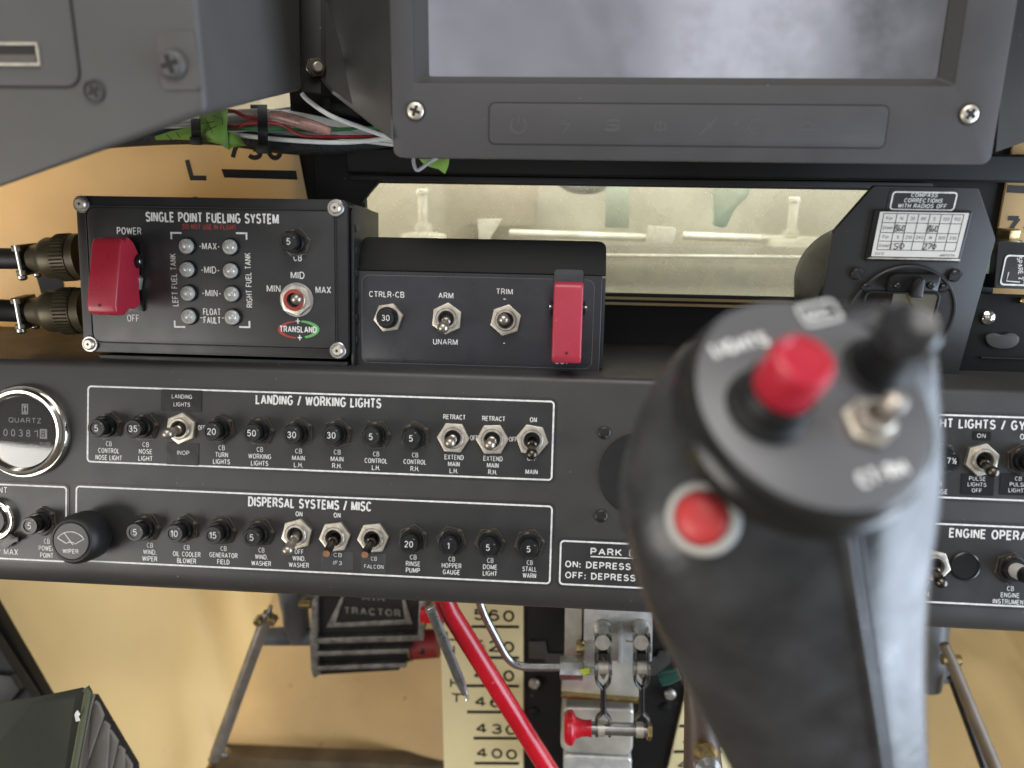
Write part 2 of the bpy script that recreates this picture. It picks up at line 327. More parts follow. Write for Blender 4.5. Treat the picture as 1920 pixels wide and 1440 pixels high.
# ------------------------------------------------------------------ a plain sans stroke alphabet (cap height 1), drawn as flat ribbons
def _a(cx, cy, rx, ry, a, b, n=None):
    n = n or max(4, int(abs(b - a) / 22)); return [(cx + rx * math.cos(rad(a + (b - a) * i / n)), cy + ry * math.sin(rad(a + (b - a) * i / n))) for i in range(n + 1)]
GL = {
 'A': (.66, [[(0, 0), (.33, 1), (.66, 0)], [(.11, .32), (.55, .32)]]),
 'B': (.58, [[(0, 0), (0, 1), (.32, 1)] + _a(.32, .76, .22, .24, 90, -90) + [(0, .52)], [(.32, .52)] + _a(.34, .26, .24, .26, 90, -90) + [(0, 0)]]),
 'C': (.64, [_a(.33, .5, .33, .5, 42, 318, 16)]),
 'D': (.62, [[(0, 0), (0, 1), (.26, 1)] + _a(.26, .5, .36, .5, 90, -90, 12) + [(0, 0)]]),
 'E': (.50, [[(.50, 1), (0, 1), (0, 0), (.50, 0)], [(0, .52), (.45, .52)]]),
 'F': (.48, [[(.48, 1), (0, 1), (0, 0)], [(0, .50), (.42, .50)]]),
 'G': (.66, [_a(.33, .5, .33, .5, 46, 270, 14) + _a(.33, .5, .33, .5, 285, 335, 4) + [(.66, .46), (.38, .46)]]),
 'H': (.58, [[(0, 0), (0, 1)], [(.58, 0), (.58, 1)], [(0, .52), (.58, .52)]]),
 'I': (.0, [[(0, 0), (0, 1)]]),
 'J': (.42, [[(.42, 1), (.42, .26)] + _a(.21, .26, .21, .26, 0, -180)]),
 'K': (.60, [[(0, 0), (0, 1)], [(.56, 1), (.0, .38)], [(.20, .60), (.60, 0)]]),
 'L': (.46, [[(0, 1), (0, 0), (.46, 0)]]),
 'M': (.76, [[(0, 0), (0, 1)], [(.04, 1), (.38, .04), (.72, 1)], [(.76, 1), (.76, 0)]]),
 'N': (.58, [[(0, 0), (0, 1)], [(.03, 1), (.55, 0)], [(.58, 0), (.58, 1)]]),
 'O': (.68, [_a(.34, .5, .34, .5, 90, 450, 20)]),
 'P': (.54, [[(0, 0), (0, 1), (.30, 1)] + _a(.30, .73, .24, .27, 90, -90) + [(0, .46)]]),
 'Q': (.68, [_a(.34, .5, .34, .5, 90, 450, 20), [(.42, .22), (.68, -.06)]]),
 'R': (.58, [[(0, 0), (0, 1), (.32, 1)] + _a(.32, .74, .23, .26, 90, -90) + [(0, .48)], [(.30, .48), (.40, .42), (.50, .2), (.58, 0)]]),
 'S': (.56, [_a(.28, .74, .25, .26, 25, 200, 9) + [(.10, .58), (.28, .52), (.46, .46)] + _a(.28, .27, .28, .27, 40, -160, 10)]),
 'T': (.56, [[(0, 1), (.56, 1)], [(.28, 1), (.28, 0)]]),
 'U': (.58, [[(0, 1), (0, .3)] + _a(.29, .3, .29, .3, 180, 360, 9) + [(.58, 1)]]),
 'V': (.62, [[(0, 1), (.31, 0), (.62, 1)]]),
 'W': (.90, [[(0, 1), (.22, 0), (.45, .95), (.68, 0), (.90, 1)]]),
 'X': (.58, [[(0, 0), (.58, 1)], [(0, 1), (.58, 0)]]),
 'Y': (.60, [[(0, 1), (.30, .44), (.60, 1)], [(.30, .44), (.30, 0)]]),
 'Z': (.54, [[(.02, 1), (.54, 1), (0, 0), (.54, 0)]]),
 '0': (.50, [_a(.25, .5, .25, .5, 90, 450, 18)]),
 '1': (.22, [[(0, .78), (.22, 1), (.22, 0)]]),
 '2': (.48, [_a(.25, .74, .23, .26, 165, -20, 9) + [(.36, .46), (0, 0), (.50, 0)]]),
 '3': (.48, [_a(.24, .76, .21, .24, 155, -80, 9) + [(.20, .53)], [(.20, .53)] + _a(.24, .27, .25, .27, 80, -155, 10)]),
 '4': (.54, [[(.38, 0), (.38, 1), (0, .28), (.54, .28)]]),
 '5': (.48, [[(.44, 1), (.08, 1), (.03, .52), (.10, .58)] + _a(.23, .32, .25, .32, 100, -150, 10)]),
 '6': (.50, [[(.44, .86)] + _a(.26, .74, .2, .26, 50, 130, 4) + _a(.27, .45, .27, .4, 150, 190, 3) + _a(.25, .31, .25, .31, 180, 540, 16)]),
 '7': (.48, [[(0, 1), (.48, 1), (.28, .5), (.16, 0)]]),
 '8': (.50, [_a(.25, .76, .21, .24, 90, 450, 14), _a(.25, .26, .25, .26, 90, 450, 16)]),
 '9': (.50, [_a(.25, .69, .25, .31, 0, 360, 16) + _a(.23, .55, .27, .4, -10, -40, 3) + _a(.24, .26, .2, .26, -50, -130, 4) + [(.06, .14)]]),
 '/': (.36, [[(0, -.05), (.36, 1.05)]]), '-': (.26, [[(0, .42), (.26, .42)]]), '.': (.02, [[(0, .0), (.02, .0)]]), ':': (.02, [[(0, .05), (.02, .05)], [(0, .6), (.02, .6)]]),
 '+': (.46, [[(0, .45), (.46, .45)], [(.23, .22), (.23, .68)]]), ' ': (.22, []),
 '½': (.62, [[(0, .9), (.1, 1), (.1, .55)], [(.1, 0), (.52, 1)], _a(.48, .32, .12, .13, 160, -20, 5) + [(.38, 0), (.62, 0)]]),
 'o': (.46, [_a(.23, .35, .23, .35, 90, 450, 14)]), 'r': (.28, [[(0, 0), (0, .7)], [(0, .42)] + _a(.22, .42, .22, .27, 180, 80, 4)]),
 't': (.26, [[(.1, .95), (.1, .1), (.18, 0), (.26, 0)], [(0, .7), (.26, .7)]]), 'e': (.46, [[(.03, .36), (.45, .36)] + _a(.23, .35, .23, .35, 5, 320, 12)]),
}
def ribbon(mb, pts, hw, z):
    pts = [Vector(p) for p in pts]; closed = len(pts) > 3 and (pts[0] - pts[-1]).length < 1e-6
    if not closed:                               # break the stroke at hairpin corners
        for i in range(1, len(pts) - 1):
            d1, d2 = (pts[i] - pts[i - 1]).normalized(), (pts[i + 1] - pts[i]).normalized()
            if d1.dot(d2) < -.12:
                ribbon(mb, pts[:i + 1], hw, z); ribbon(mb, pts[i:], hw, z + 2e-6); return
    if closed: pts = pts[:-1]
    n = len(pts); Ls = []; Rs = []
    for i in range(n):
        a = pts[i - 1] if (closed or i > 0) else None; b = pts[(i + 1) % n] if (closed or i < n - 1) else None; p = pts[i]
        d1 = (p - a).normalized() if a is not None else None; d2 = (b - p).normalized() if b is not None else None
        if d1 is None: nn = Vector((-d2.y, d2.x)); k = 1
        elif d2 is None: nn = Vector((-d1.y, d1.x)); k = 1
        else:
            t = d1 + d2
            if t.length < .15: nn = Vector((-d1.y, d1.x)); k = 1
            else:
                t.normalize(); nn = Vector((-t.y, t.x)); k = min(1.25 if d1.dot(d2) < -.2 else 1.5, 1 / max(.3, nn.dot(Vector((-d1.y, d1.x)))))
        Ls.append(p + nn * hw * k); Rs.append(p - nn * hw * k)
    vs = [(q.x, q.y, z) for q in Ls] + [(q.x, q.y, z) for q in Rs]
    fs = [(n + i, n + (i + 1) % n, (i + 1) % n, i) for i in range(n if closed else n - 1)]
    mb.add(vs, fs)
def text_mesh(s, m, h, w=None, bold=0.0, line=1.55, track=1.0, name='lettering', shear=0.0):
    wt = .10 + bold * 3.3; gap = (.20 + wt * .75) * track
    lines = s.split('\n'); lay = []
    for ln in lines:
        x = 0; g = []
        for c in ln:
            W_, st = GL.get(c, GL[' ']); g.append((x, st)); x += W_ + gap
        lay.append((g, x - gap))
    full = max(l[1] for l in lay)
    kx = max(.0001, (w - wt * h)) / max(full, .02) if (w and full > .03) else h
    mb = MB(); k = 0; H = (1 + (len(lines) - 1) * line) * h
    for li, (g, lw) in enumerate(lay):
        y0 = H / 2 - h - li * line * h
        for x, st in g:
            for pl in st:
                hh = h - wt * h
                pts = [((x + px) * kx - lw * kx / 2 + shear * py * h, y0 + wt * h / 2 + py * hh) for px, py in pl]
                if len(pts) == 2 and (Vector(pts[0]) - Vector(pts[1])).length < wt * h:   # a dot
                    c = pts[0]; pts = [(c[0] - wt * h * .5, c[1]), (c[0] + wt * h * .5, c[1])]
                k += 1; ribbon(mb, pts, wt * h / 2, (k % 3) * 4e-6)
    me = bpy.data.meshes.new(name); me.from_pydata(mb.v, [], mb.f); me.materials.append(m); return me
def text(parent, F, s, px, py, h, w=None, m=None, n=.0004, rot=0, bold=.012, line=1.55, track=1.0, name='lettering', shear=0.0):
    """cap height h and width w in picture pixels of the 1920 frame, turned into metres on the face"""
    k = F.mm(px, py, n); u, v = F.uv(px, py, n)
    me = text_mesh(s, m or white_ink, h * k, w * k if w else None, bold, line, track, name, shear)
    return link(name, me, parent, (u, v, n), (0, 0, rad(rot)))
def border(parent, u0, u1, v0, v1, r, w, n0, n1, m=None, name='border_line'):
    return part(name, MB().ring(rrect(u0, u1, v0, v1, r), rrect(u0 + w, u1 - w, v0 + w, v1 - w, r - w), n0, n1), m or white_line, parent)
def screw_mb(r, h, kind='cross', dome=.5):
    """pan head with a cross or slot cut as a star of faces"""
    mb = MB(); seg = 24
    if kind == 'hex':
        mb.prism(circle(0, 0, r, 6), 0, h); return mb
    a = r * .17; L_ = r * .62
    star = []
    if kind == 'cross':
        for q in range(4):
            t = q * math.pi / 2
            for x, y in ((a, -a), (L_, -a), (L_, a)): star.append((x * math.cos(t) - y * math.sin(t), x * math.sin(t) + y * math.cos(t)))
    else: star = [(r * .99, -a), (r * .99, a), (-r * .99, a), (-r * .99, -a)]
    prof = [(r, 0), (r, h * .35), (r * .92, h * .7), (r * .72, h)]
    mb.lathe(prof + [(0, h)], seg=seg)
    mb2 = MB(); mb2.prism(star, h * .98, h + .00006)
    return mb, mb2
def screw(parent, F_loc, r, h, m, kind='cross', rot=0, name='screw', mslot=None, washer=None):
    """a screw head: child of a thing or part; its drive recess is a sub-part"""
    mb, mb2 = screw_mb(r, h, kind)
    o = part(name, mb, m, parent, loc=F_loc, rot=(0, 0, rot))
    part('drive_recess', mb2, mslot or black_ink, o)
    return o

# ------------------------------------------------------------------ frames of the place
P = Frame(600, 850, .400, 13)        # switch panel face, leaning back
F = Frame(400, 520, .402, 7)         # fuelling box face
T = Frame(900, 600, .402, 8)         # trim box face
D = Frame(1200, 250, .350, 0)        # display bezel face
K = Frame(1700, 500, .385, -10)      # compass plate
Hw = Frame(1180, 640, .474, 0)       # black hopper wall with its window
Lb = Frame(200, 150, .30, 0)        # grey box face up in the corner
G = Frame(700, 1200, .615, 0)        # pedals
B = Frame(1150, 1250, .52, 0)        # brake valves
Sx = Frame(930, 1300, .585, 0)       # lower gauge strip wall
# ================================================================== HOPPER: black wall, window, tan gauge panels
hop = thing('hopper', 'black and tan fibreglass hopper wall with sight window behind the instrument panel', 'hopper', Hw)
wall_o = Hw.uvs([(-420, 60), (2300, 60), (2300, 800), (-420, 800)])
u0, u1 = Hw.uv(686, 440)[0], Hw.uv(1705, 440)[0]; vt, vb = Hw.uv(1160, 346)[1], Hw.uv(1160, 552)[1]
win = rrect(u0, u1, vb, vt, .004, 4)
n4 = len(win)
out = rrect(Hw.uv(556, 400)[0], Hw.uv(1880, 400)[0], vb - .055, vt + .13, .002, 4)
part('black_wall', MB().ring(out, win, -.006, 0), black_wall, hop)
part('window_glass', MB().prism(rrect(u0 - .004, u1 + .004, vb - .004, vt + .004, .005, 4), -.0085, -.0065), dusty_glass, hop)
part('window_frame', MB().ring(rrect(u0 - .003, u1 + .003, vb - .0045, vt + .003, .005, 4), rrect(u0 + .0008, u1 - .0008, vb + .0012, vt - .0012, .004, 4), .0003, .0028), rubber, hop, .0006)
for k in range(2):   # thin tan sealing strips under the pane
    y = vb - .0016 - k * .0034
    part('sealing_strip', MB().box(((u0 + u1) / 2, y, .0032 + .0008 * (1 - k)), (u1 - u0 - .004, .0016, .0018)), tan, hop, .0003)
# top lip over the window
part('top_lip', MB().box(((u0 + u1) / 2 + .035, vt + .0115, .006), (u1 - u0 + .085, .015, .012)), black_wall, hop, .003, 3)
part('top_rubber_strip', MB().box(((u0 + u1) / 2, vt + .0018, .004), (u1 - u0 + .012, .0032, .007)), rubber, hop, .0008)  # dark rubber strip along the top edge of the window
# curved black corner gusset left of the window
gus = roundpoly(Hw.uvs([(590, 262), (752, 262), (752, 296), (683, 372), (664, 410), (590, 410)], .006), [0, 0, .002, .012, .004, 0])
part('corner_gusset', MB().prism(gus, .001, .006), black_wall, hop, .0008)
# tan panels with hopper gauge marks
tl = Hw.uvs([(-420, 120), (546, 215), (553, 262), (581, 400), (620, 700), (-420, 700)], .003)
part('tan_panel', MB().prism(tl, .001, .003), tan, hop, .0003)
tr = Hw.uvs([(1912, 205), (2150, 190), (2150, 600), (1850, 600), (1872, 430)], .003)
part('tan_panel', MB().prism(tr, .001, .003), tan, hop, .0003)
gt = part('gauge_bar', MB().prism(Hw.uvs([(415, 317), (555, 320), (558, 337), (421, 333)], .0032), .0031, .0034), black_ink, hop)
part('gauge_bar', MB().prism(Hw.uvs([(1890, 347), (2010, 352), (2008, 367), (1888, 361)], .0032), .0031, .0034), black_ink, hop)
text(hop, Hw, '730', 477, 281, 36, 106, black_ink, .0033, bold=.04)
text(hop, Hw, '740', 1935, 424, 38, 104, black_ink, .0033, bold=.04)
for ch, x, y, w in (('E', 362, 255, 28), ('L', 372, 317, 36), ('L', 386, 386, 36), ('L', 395, 425, 36)):
    text(hop, Hw, ch, x, y, 40 if ch == 'L' else 26, w, black_ink, .0033, bold=.035, shear=-.15)
part('dark_wedge', MB().prism(Hw.uvs([(66, 508), (118, 520), (124, 572), (84, 572)], .0032), .0031, .0036), black_wall, hop)  # dark wedge-shaped patch on the left tan panel
# hopper interior seen through the pane
inn = thing('hopper_interior', 'pale dusty hopper interior seen through the long sight window', 'tank', Hw, kind='structure')
wb = -.17
part('back_wall', MB().prism([(u0 - .40, vb - .12), (u1 + .30, vb - .12), (u1 + .30, vt + .12), (u0 - .40, vt + .12)], wb - .004, wb), hop_in, inn)
part('side_wall', MB().prism([(u0 - .40, vb - .12), (u0 - .395, vb - .12), (u0 - .395, vt + .12), (u0 - .40, vt + .12)], wb, -.0095), hop_in, inn)
part('side_wall', MB().prism([(u1 + .295, vb - .12), (u1 + .30, vb - .12), (u1 + .30, vt + .12), (u1 + .295, vt + .12)], wb, -.0095), hop_in, inn)
part('floor_panel', MB().prism([(u0 - .394, vb - .115), (u1 + .294, vb - .115), (u1 + .294, vb - .110), (u0 - .394, vb - .110)], wb + .001, -.0096), hop_in, inn)
def stud(px, py, label):
    n = -.10; s = Hw.mm(px, py, n); u, v = Hw.uv(px, py, n)
    t = thing('hopper_stud', label, 'stud', origin=Hw.M @ Vector((u, v, n)), group='studs inside the hopper')
    part('shank', MB().lathe([(9 * s, -32 * s), (9 * s, 26 * s), (12 * s, 27 * s), (12.5 * s, 33 * s), (9 * s, 36 * s), (0, 36 * s)], seg=20), hop_fit, t)
    part('nut', MB().lathe([(15 * s, -40 * s), (17 * s, -33 * s), (15 * s, -27 * s), (9.2 * s, -27 * s)], seg=6), hop_fit, t)
    part('foot_plate', MB().lathe([(44 * s, -56 * s), (42 * s, -47 * s), (16 * s, -42 * s), (9.2 * s, -40 * s)], seg=24), hop_fit, t)
    return t
stud(793, 391, 'pale upright stud on round foot behind the window, under the display corner')
stud(1486, 405, 'pale upright stud on round foot behind the window, beside the compass plate')
def inside(name, mb, m, label, cat, bev=.0005):
    o = part(name, mb, m, None, bev); o.matrix_world = Hw.M; o['label'] = label; o['category'] = cat; return o
inside('wedge_bracket', MB().prism(Hw.uvs([(895, 411), (940, 411), (916, 452), (898, 452)], -.09), -.098, -.09), hop_fit, 'small bright wedge-shaped bracket behind the sight window', 'bracket')
inside('cross_rod', MB().tube([Hw.p3(955, 437, -.10), Hw.p3(1220, 446, -.10)], .0030), hop_fit, 'bright horizontal rod just above the black trim box flap', 'rod')
inside('cross_rod', MB().tube([Hw.p3(1085, 479, -.07), Hw.p3(1590, 484, -.07)], .0016), hop_fit, 'thin pale rod low behind the sight window', 'rod')
inside('rod_end_block', MB().prism(Hw.uvs([(1216, 424), (1268, 428), (1262, 458), (1212, 456)], -.09), -.10, -.09), hop_fit, 'pale block on the end of the bright horizontal rod', 'block')
inside('cross_rod', MB().tube([Hw.p3(1280, 442, -.10), Hw.p3(1560, 452, -.10)], .003), hop_fit, 'pale horizontal rod leading to the stud beside the compass', 'rod')
inside('plastic_strip', MB().prism(Hw.uvs([(1137, 340), (1180, 340), (1180, 428), (1134, 426)], -.06), -.062, -.06), hop_green, 'pale green upright plastic strip behind the sight window', 'strip')
inside('green_rag', MB().prism(roundpoly(Hw.uvs([(1336, 340), (1412, 340), (1404, 368), (1378, 392), (1362, 428), (1338, 424)], -.05), .003), -.056, -.05), hop_green, 'pale green scrap hanging behind the sight window', 'scrap', .001)
inside('shade_plate', MB().prism(Hw.uvs([(832, 330), (1012, 330), (1004, 424), (836, 420)], -.14), -.145, -.14), mat('hopper_brown_plate', (.27, .23, .16), .6, var=(20, .25)), 'brownish painted-shade plate behind the sight window, between stud and wedge bracket', 'plate')  # added plate: darker tone painted as shading on the back wall
inside('lower_shade_strip', MB().prism(Hw.uvs([(700, 452), (1690, 468), (1690, 500), (700, 484)], -.15), -.155, -.15), mat('hopper_shade_plate', (.26, .245, .19), .6, var=(25, .3)), 'long dull strip of painted shade low inside the hopper', 'plate')  # added strip: dull colour paints a shaded band low in the hopper
inside('lid_rim', MB().tube(smoothpath([Hw.p3(1040, 330, -.12), Hw.p3(1075, 352, -.12), Hw.p3(1120, 352, -.12), Hw.p3(1150, 330, -.12)]), .004), rubber, 'dark round rim at the top edge of the sight window', 'rim')
lamp('hopper_lid_daylight', tuple(Hw.M @ Vector(((u0 + u1) / 2, vt + .085, -.035)) - CAM), tuple(Hw.M @ Vector(((u0 + u1) / 2, vb, -.13)) - CAM), .44, .05, 1.0, (1, .98, .93))

def hopper_glow(a, sx, sy, p, tgt):
    lamp('hopper_daylight', tuple(Vector(a) - CAM), tuple(Vector(tgt) - CAM), sx, sy, p, (1, .97, .90))
hopper_glow(Hw.M @ Hw.p3(300, 370, -.13), .36, .20, 1.35, Hw.M @ Hw.p3(300, 370, 0))
hopper_glow(Hw.M @ Hw.p3(2040, 400, -.14), .12, .20, .5, Hw.M @ Hw.p3(2040, 400, 0))
hopper_glow(at(345, 1230, .93), .14, .34, 2.6, at(330, 1230, .6))
hopper_glow(at(650, 1330, 1.02), .20, .20, .5, at(650, 1330, .6))
hopper_glow(at(1960, 1300, .98), .25, .34, 2.5, at(1900, 1300, .6))

# ================================================================== MAIN SWITCH PANEL
pan = thing('instrument_panel', 'long black switch panel with two rows of breakers and toggle switches', 'instrument panel', P)
vtop = (P.uv(150, 678)[1] + P.uv(1130, 710)[1]) / 2
vbend, vbot = -.0640, -.0782
UL, UR = -.27, .44
sh = Vector((math.sin(rad(13)), -math.cos(rad(13))))      # shelf direction (world +Y) in (v, n)
def profile():
    o = []
    top = Vector((vtop, 0))
    o.append(top + sh * .086)
    o.append(top + sh * .003)
    for k in range(1, 4):
        t = k / 4; o.append((top + sh * .003) * (1 - t) ** 2 + top * 2 * t * (1 - t) + (top + Vector((-.003, 0))) * t * t)
    o.append(top + Vector((-.003, 0)))
    o.append(Vector((vbend, 0)))
    r = vbend - vbot
    for k in range(1, 9):
        a = rad(100) * k / 8; o.append(Vector((vbend - r * math.sin(a), -r * (1 - math.cos(a)))))
    o.append(o[-1] + Vector((.003, -.020)))
    return o
pr = profile(); inn_ = []
for i, p in enumerate(pr):
    t = (pr[min(i + 1, len(pr) - 1)] - pr[max(i - 1, 0)]).normalized(); nn = Vector((-t.y, t.x))
    inn_.append(p + nn * .0016)
def panel_shell(ua, ub):
    mb = MB(); loop = pr + inn_[::-1]; k = len(loop)
    vs = [(ua, p.x, p.y) for p in loop] + [(ub, p.x, p.y) for p in loop]
    mb.add(vs, [tuple(range(k)), tuple(range(k, 2 * k))[::-1]] + [(i, k + i, k + (i + 1) % k, (i + 1) % k) for i in range(k)]); return mb
part('panel_plate', panel_shell(UL, UR), panel_black, pan, smooth=30)
LW = .00085
def quad(pts):
    q = [P.uv(*p) for p in pts]
    return (q[0][0] + q[3][0]) / 2, (q[1][0] + q[2][0]) / 2, (q[3][1] + q[2][1]) / 2, (q[0][1] + q[1][1]) / 2
def placard(u0, u1, v0, v1, label, m=None, r=.0022):
    o = part('placard', MB().prism(rrect(u0 - .0012, u1 + .0012, v0 - .0012, v1 + .0012, r + .001), .0001, .00028), m or placard_black, pan, label=label)
    border(o, u0, u1, v0, v1, r, LW, .00029, .00040); return o
TN = .00045
pl_land = placard(*quad([(165, 722), (1039, 752), (1037, 900), (163, 868)]), 'long placard headed LANDING / WORKING LIGHTS')
pl_disp = placard(*quad([(142, 911), (1036, 947), (1033, 1093), (142, 1054)]), 'long placard headed DISPERSAL SYSTEMS / MISC')
uu = P.uv(126, 980)[0]
pl_pow = placard(-.26, uu, (P.uv(60, 1051)[1]), (P.uv(60, 909)[1]), 'placard corner around the power socket')
pl_park = placard(P.uv(1049, 1050)[0], P.uv(1415, 1060)[0], P.uv(1047, 1096)[1], P.uv(1050, 1012)[1], 'small placard with park brake instructions')
eq = [P.uv(*p) for p in [(1760, 776), (1768, 934), (1753, 980), (1725, 1129)]]
pl_night = placard(.262, .425, eq[1][1], eq[0][1], 'placard headed NIGHT LIGHTS / GYRO')
pl_eng = placard(.262, .425, eq[3][1], eq[2][1], 'placard headed ENGINE OPERATION')
text(pl_land, P, 'LANDING / WORKING LIGHTS', 596.5, 752.5, 18.5, 236, None, TN, bold=.022)
text(pl_disp, P, 'DISPERSAL SYSTEMS / MISC', 580.5, 945, 18.5, 232, None, TN, bold=.022)
text(pl_night, P, 'NIGHT LIGHTS / GYRO', 1840, 795.5, 19, 222, None, TN, bold=.022)
text(pl_eng, P, 'ENGINE OPERATION', 1876, 1003, 19, 194, None, TN, bold=.022)
text(pl_park, P, 'PARK BRAKE', 1180, 1037, 13.5, 146, None, TN, bold=.025)
a, b = P.uv(1107, 1043), P.uv(1252, 1047)
part('underline', MB().prism([(a[0], a[1] - .0003), (b[0], a[1] - .0003), (b[0], a[1] + .0003), (a[0], a[1] + .0003)], TN - .00002, TN + .00003), white_ink, pl_park)
text(pl_park, P, 'ON: DEPRESS PEDALS', 1162, 1062, 13, 206, None, TN, bold=.025)
text(pl_park, P, 'OFF: DEPRESS PEDALS', 1166, 1083, 13, 214, None, TN, bold=.025)
text(pl_pow, P, 'POWER POINT', -34, 917, 11, 96, None, TN)
text(pl_pow, P, 'AMP MAX', 4, 1034, 11, 60, None, TN)
CAPS = [  # caption, centre, width
 ('CB\nCONTROL\nNOSE LIGHT', 204, 845, 50), ('CB\nNOSE\nLIGHT', 273, 846.5, 27), ('CB\nTURN\nLIGHTS', 415.5, 852.6, 32), ('CB\nWORKING\nLIGHTS', 487, 855.7, 43),
 ('CB\nMAIN\nL.H.', 559.6, 858.7, 24), ('CB\nMAIN\nR.H.', 632, 860.5, 24), ('CB\nCONTROL\nL.H.', 705, 864, 43), ('CB\nCONTROL\nR.H.', 778, 866, 43),
 ('EXTEND\nMAIN\nL.H.', 851, 870, 36), ('EXTEND\nMAIN\nR.H.', 924, 872.5, 36), ('OFF\n\nMAIN', 997, 872, 23)]
for s, x, y, w in CAPS: text(pl_land, P, s, x, y, 9.3, w, None, TN, bold=.014, line=1.36)
for s, x, y, w in (('OFF', 378, 802, 14), ('RETRACT', 852, 782, 42), ('OFF', 889, 821, 15), ('RETRACT', 925.7, 785, 43), ('OFF', 962, 823.7, 15), ('ON', 1000, 787, 13)):
    text(pl_land, P, s, x, y, 9.3, w, None, TN, bold=.014)
for s, x, y, w in [('CB\nWIND.\nWIPER', 281, 1036, 28), ('CB\nOIL COOLER\nBLOWER', 350, 1040, 52), ('CB\nGENERATOR\nFIELD', 419, 1042, 53), ('CB\nWIND.\nWASHER', 490, 1045, 37), ('OFF\nWIND.\nWASHER', 560.6, 1048, 38),
                   ('CB\nRINSE\nPUMP', 774.5, 1058, 27), ('CB\nHOPPER\nGAUGE', 846.7, 1061.6, 37), ('CB\nDOME\nLIGHT', 919, 1064, 27), ('CB\nSTALL\nWARN', 993, 1068, 27)]:
    text(pl_disp, P, s, x, y - 1, 9.3, w, None, TN, bold=.014, line=1.32)
for s, x, y, w in (('ON', 560.6, 963.6, 13), ('ON', 632, 966, 13)): text(pl_disp, P, s, x, y, 9.3, w, None, TN, bold=.014)
text(pl_pow, P, 'CB\nPOWER\nPOINT', 87.7, 1028, 9.3, 30, None, TN, bold=.014, line=1.36)
text(pl_night, P, 'CB\nGAUGE', 1760, 914, 9.3, 34, None, TN, bold=.014, line=1.7)
text(pl_night, P, 'ON', 1921, 819, 11, 17, None, TN, bold=.014)
text(pl_eng, P, 'ON', 1741, 1017, 9.3, 15, None, TN, bold=.014)
text(pl_eng, P, 'OFF\n\nGEN.', 1734, 1104, 9.3, 22, None, TN, bold=.014, line=1.05)
text(pl_eng, P, 'CB\nENGINE\nINSTRUMENT', 1894, 1116, 9.6, 64, None, TN, bold=.014, line=1.36)
def sticker(s, x, y, w, h, tw, th, parent, line=1.9, m=None, bold=.006, dy=0):
    k = P.mm(x, y); u, v = P.uv(x, y)
    o = part('sticker', MB().prism(rrect(u - w * k / 2, u + w * k / 2, v - h * k / 2, v + h * k / 2, .0003, 2), .00045, .00062), m or tape_black, parent)
    if s: text(o, P, s, x, y + dy, th, tw, None, .0007, bold=bold, line=line)
    return o
sticker('LANDING\nLIGHTS', 341, 751, 76, 39, 38, 7.6, pl_land)
sticker('INOP', 343.5, 851, 60, 40, 23, 8, pl_land, dy=-2)
sticker('CB\nIF3', 633, 1050, 60, 34, 16, 7.4, pl_disp, 2.0, clear_film, dy=-2)
sticker('CB\nFALCON', 701, 1055, 46, 36, 36, 7.4, pl_disp, 2.0, clear_film)
sticker('ON', 1840, 817, 33, 17, 16, 8.5, pl_night)
sticker('PULSE\nLIGHTS\nOFF', 1832, 908.5, 61, 41, 35, 8, pl_night, 1.45)
sticker('CB\nPULSE\nLIGHTS', 1909, 908.5, 70, 42, 35, 8, pl_night, 1.45)

# ---- breakers and toggles
def hexnut(r, h, hole, a0=0):
    mb = MB()
    mb.ring(circle(0, 0, r, 6, a0), circle(0, 0, hole, 6, a0), 0.0, h); return mb
worn_edge = mat('worn_nut_edge', (.15, .12, .085), .45, .5, var=(300, .5))
def breaker_meshes(tag, nutm, buttonm, blen=.0120, nr=.0076):
    nut = MB().prism(circle(0, 0, nr, 6), .0008, .0026)
    edge = MB().prism(circle(0, 0, nr * 1.045, 6), .0001, .0012)
    bush = MB().lathe([(.0056, .0025), (.0056, .0052), (.0052, .0058), (.0042, .0058), (.0042, .004)], seg=28)
    but = MB().lathe([(.0039, .0045), (.0039, blen - .0038), (.0046, blen - .0034), (.0047, blen - .0008), (.0043, blen), (.0031, blen), (.0030, blen - .0005), (0, blen - .0004)], seg=32)
    return nut.mesh('nut', nutm, .00025), bush.mesh('bushing', black_plastic), but.mesh('button', buttonm), edge.mesh('nut_edge', worn_edge)
BM = breaker_meshes('std', black_metal, black_plastic)
BMS = breaker_meshes('short', nickel, black_plastic, .0085, .0078)
BMF = breaker_meshes('fuel', black_metal, black_plastic, .0120, .0074)
def breaker(parent, Fr, x, y, num, ms, blen, rot, label, nh=12, tw=None, n=.0003):
    u, v = Fr.uv(x, y)
    o = link('circuit_breaker', ms[0], parent, (u, v, n), (0, 0, rad(rot)), label)
    link('bushing', ms[1], o); link('button', ms[2], o); link('nut_edge', ms[3], o)
    if num:
        k = Fr.mm(x, y, blen)
        me = text_mesh(num, white_ink, nh * k, None, .004)
        t = link('lettering', me, o, (0, 0, blen - .00034), (0, 0, rad(-rot)))
    return o
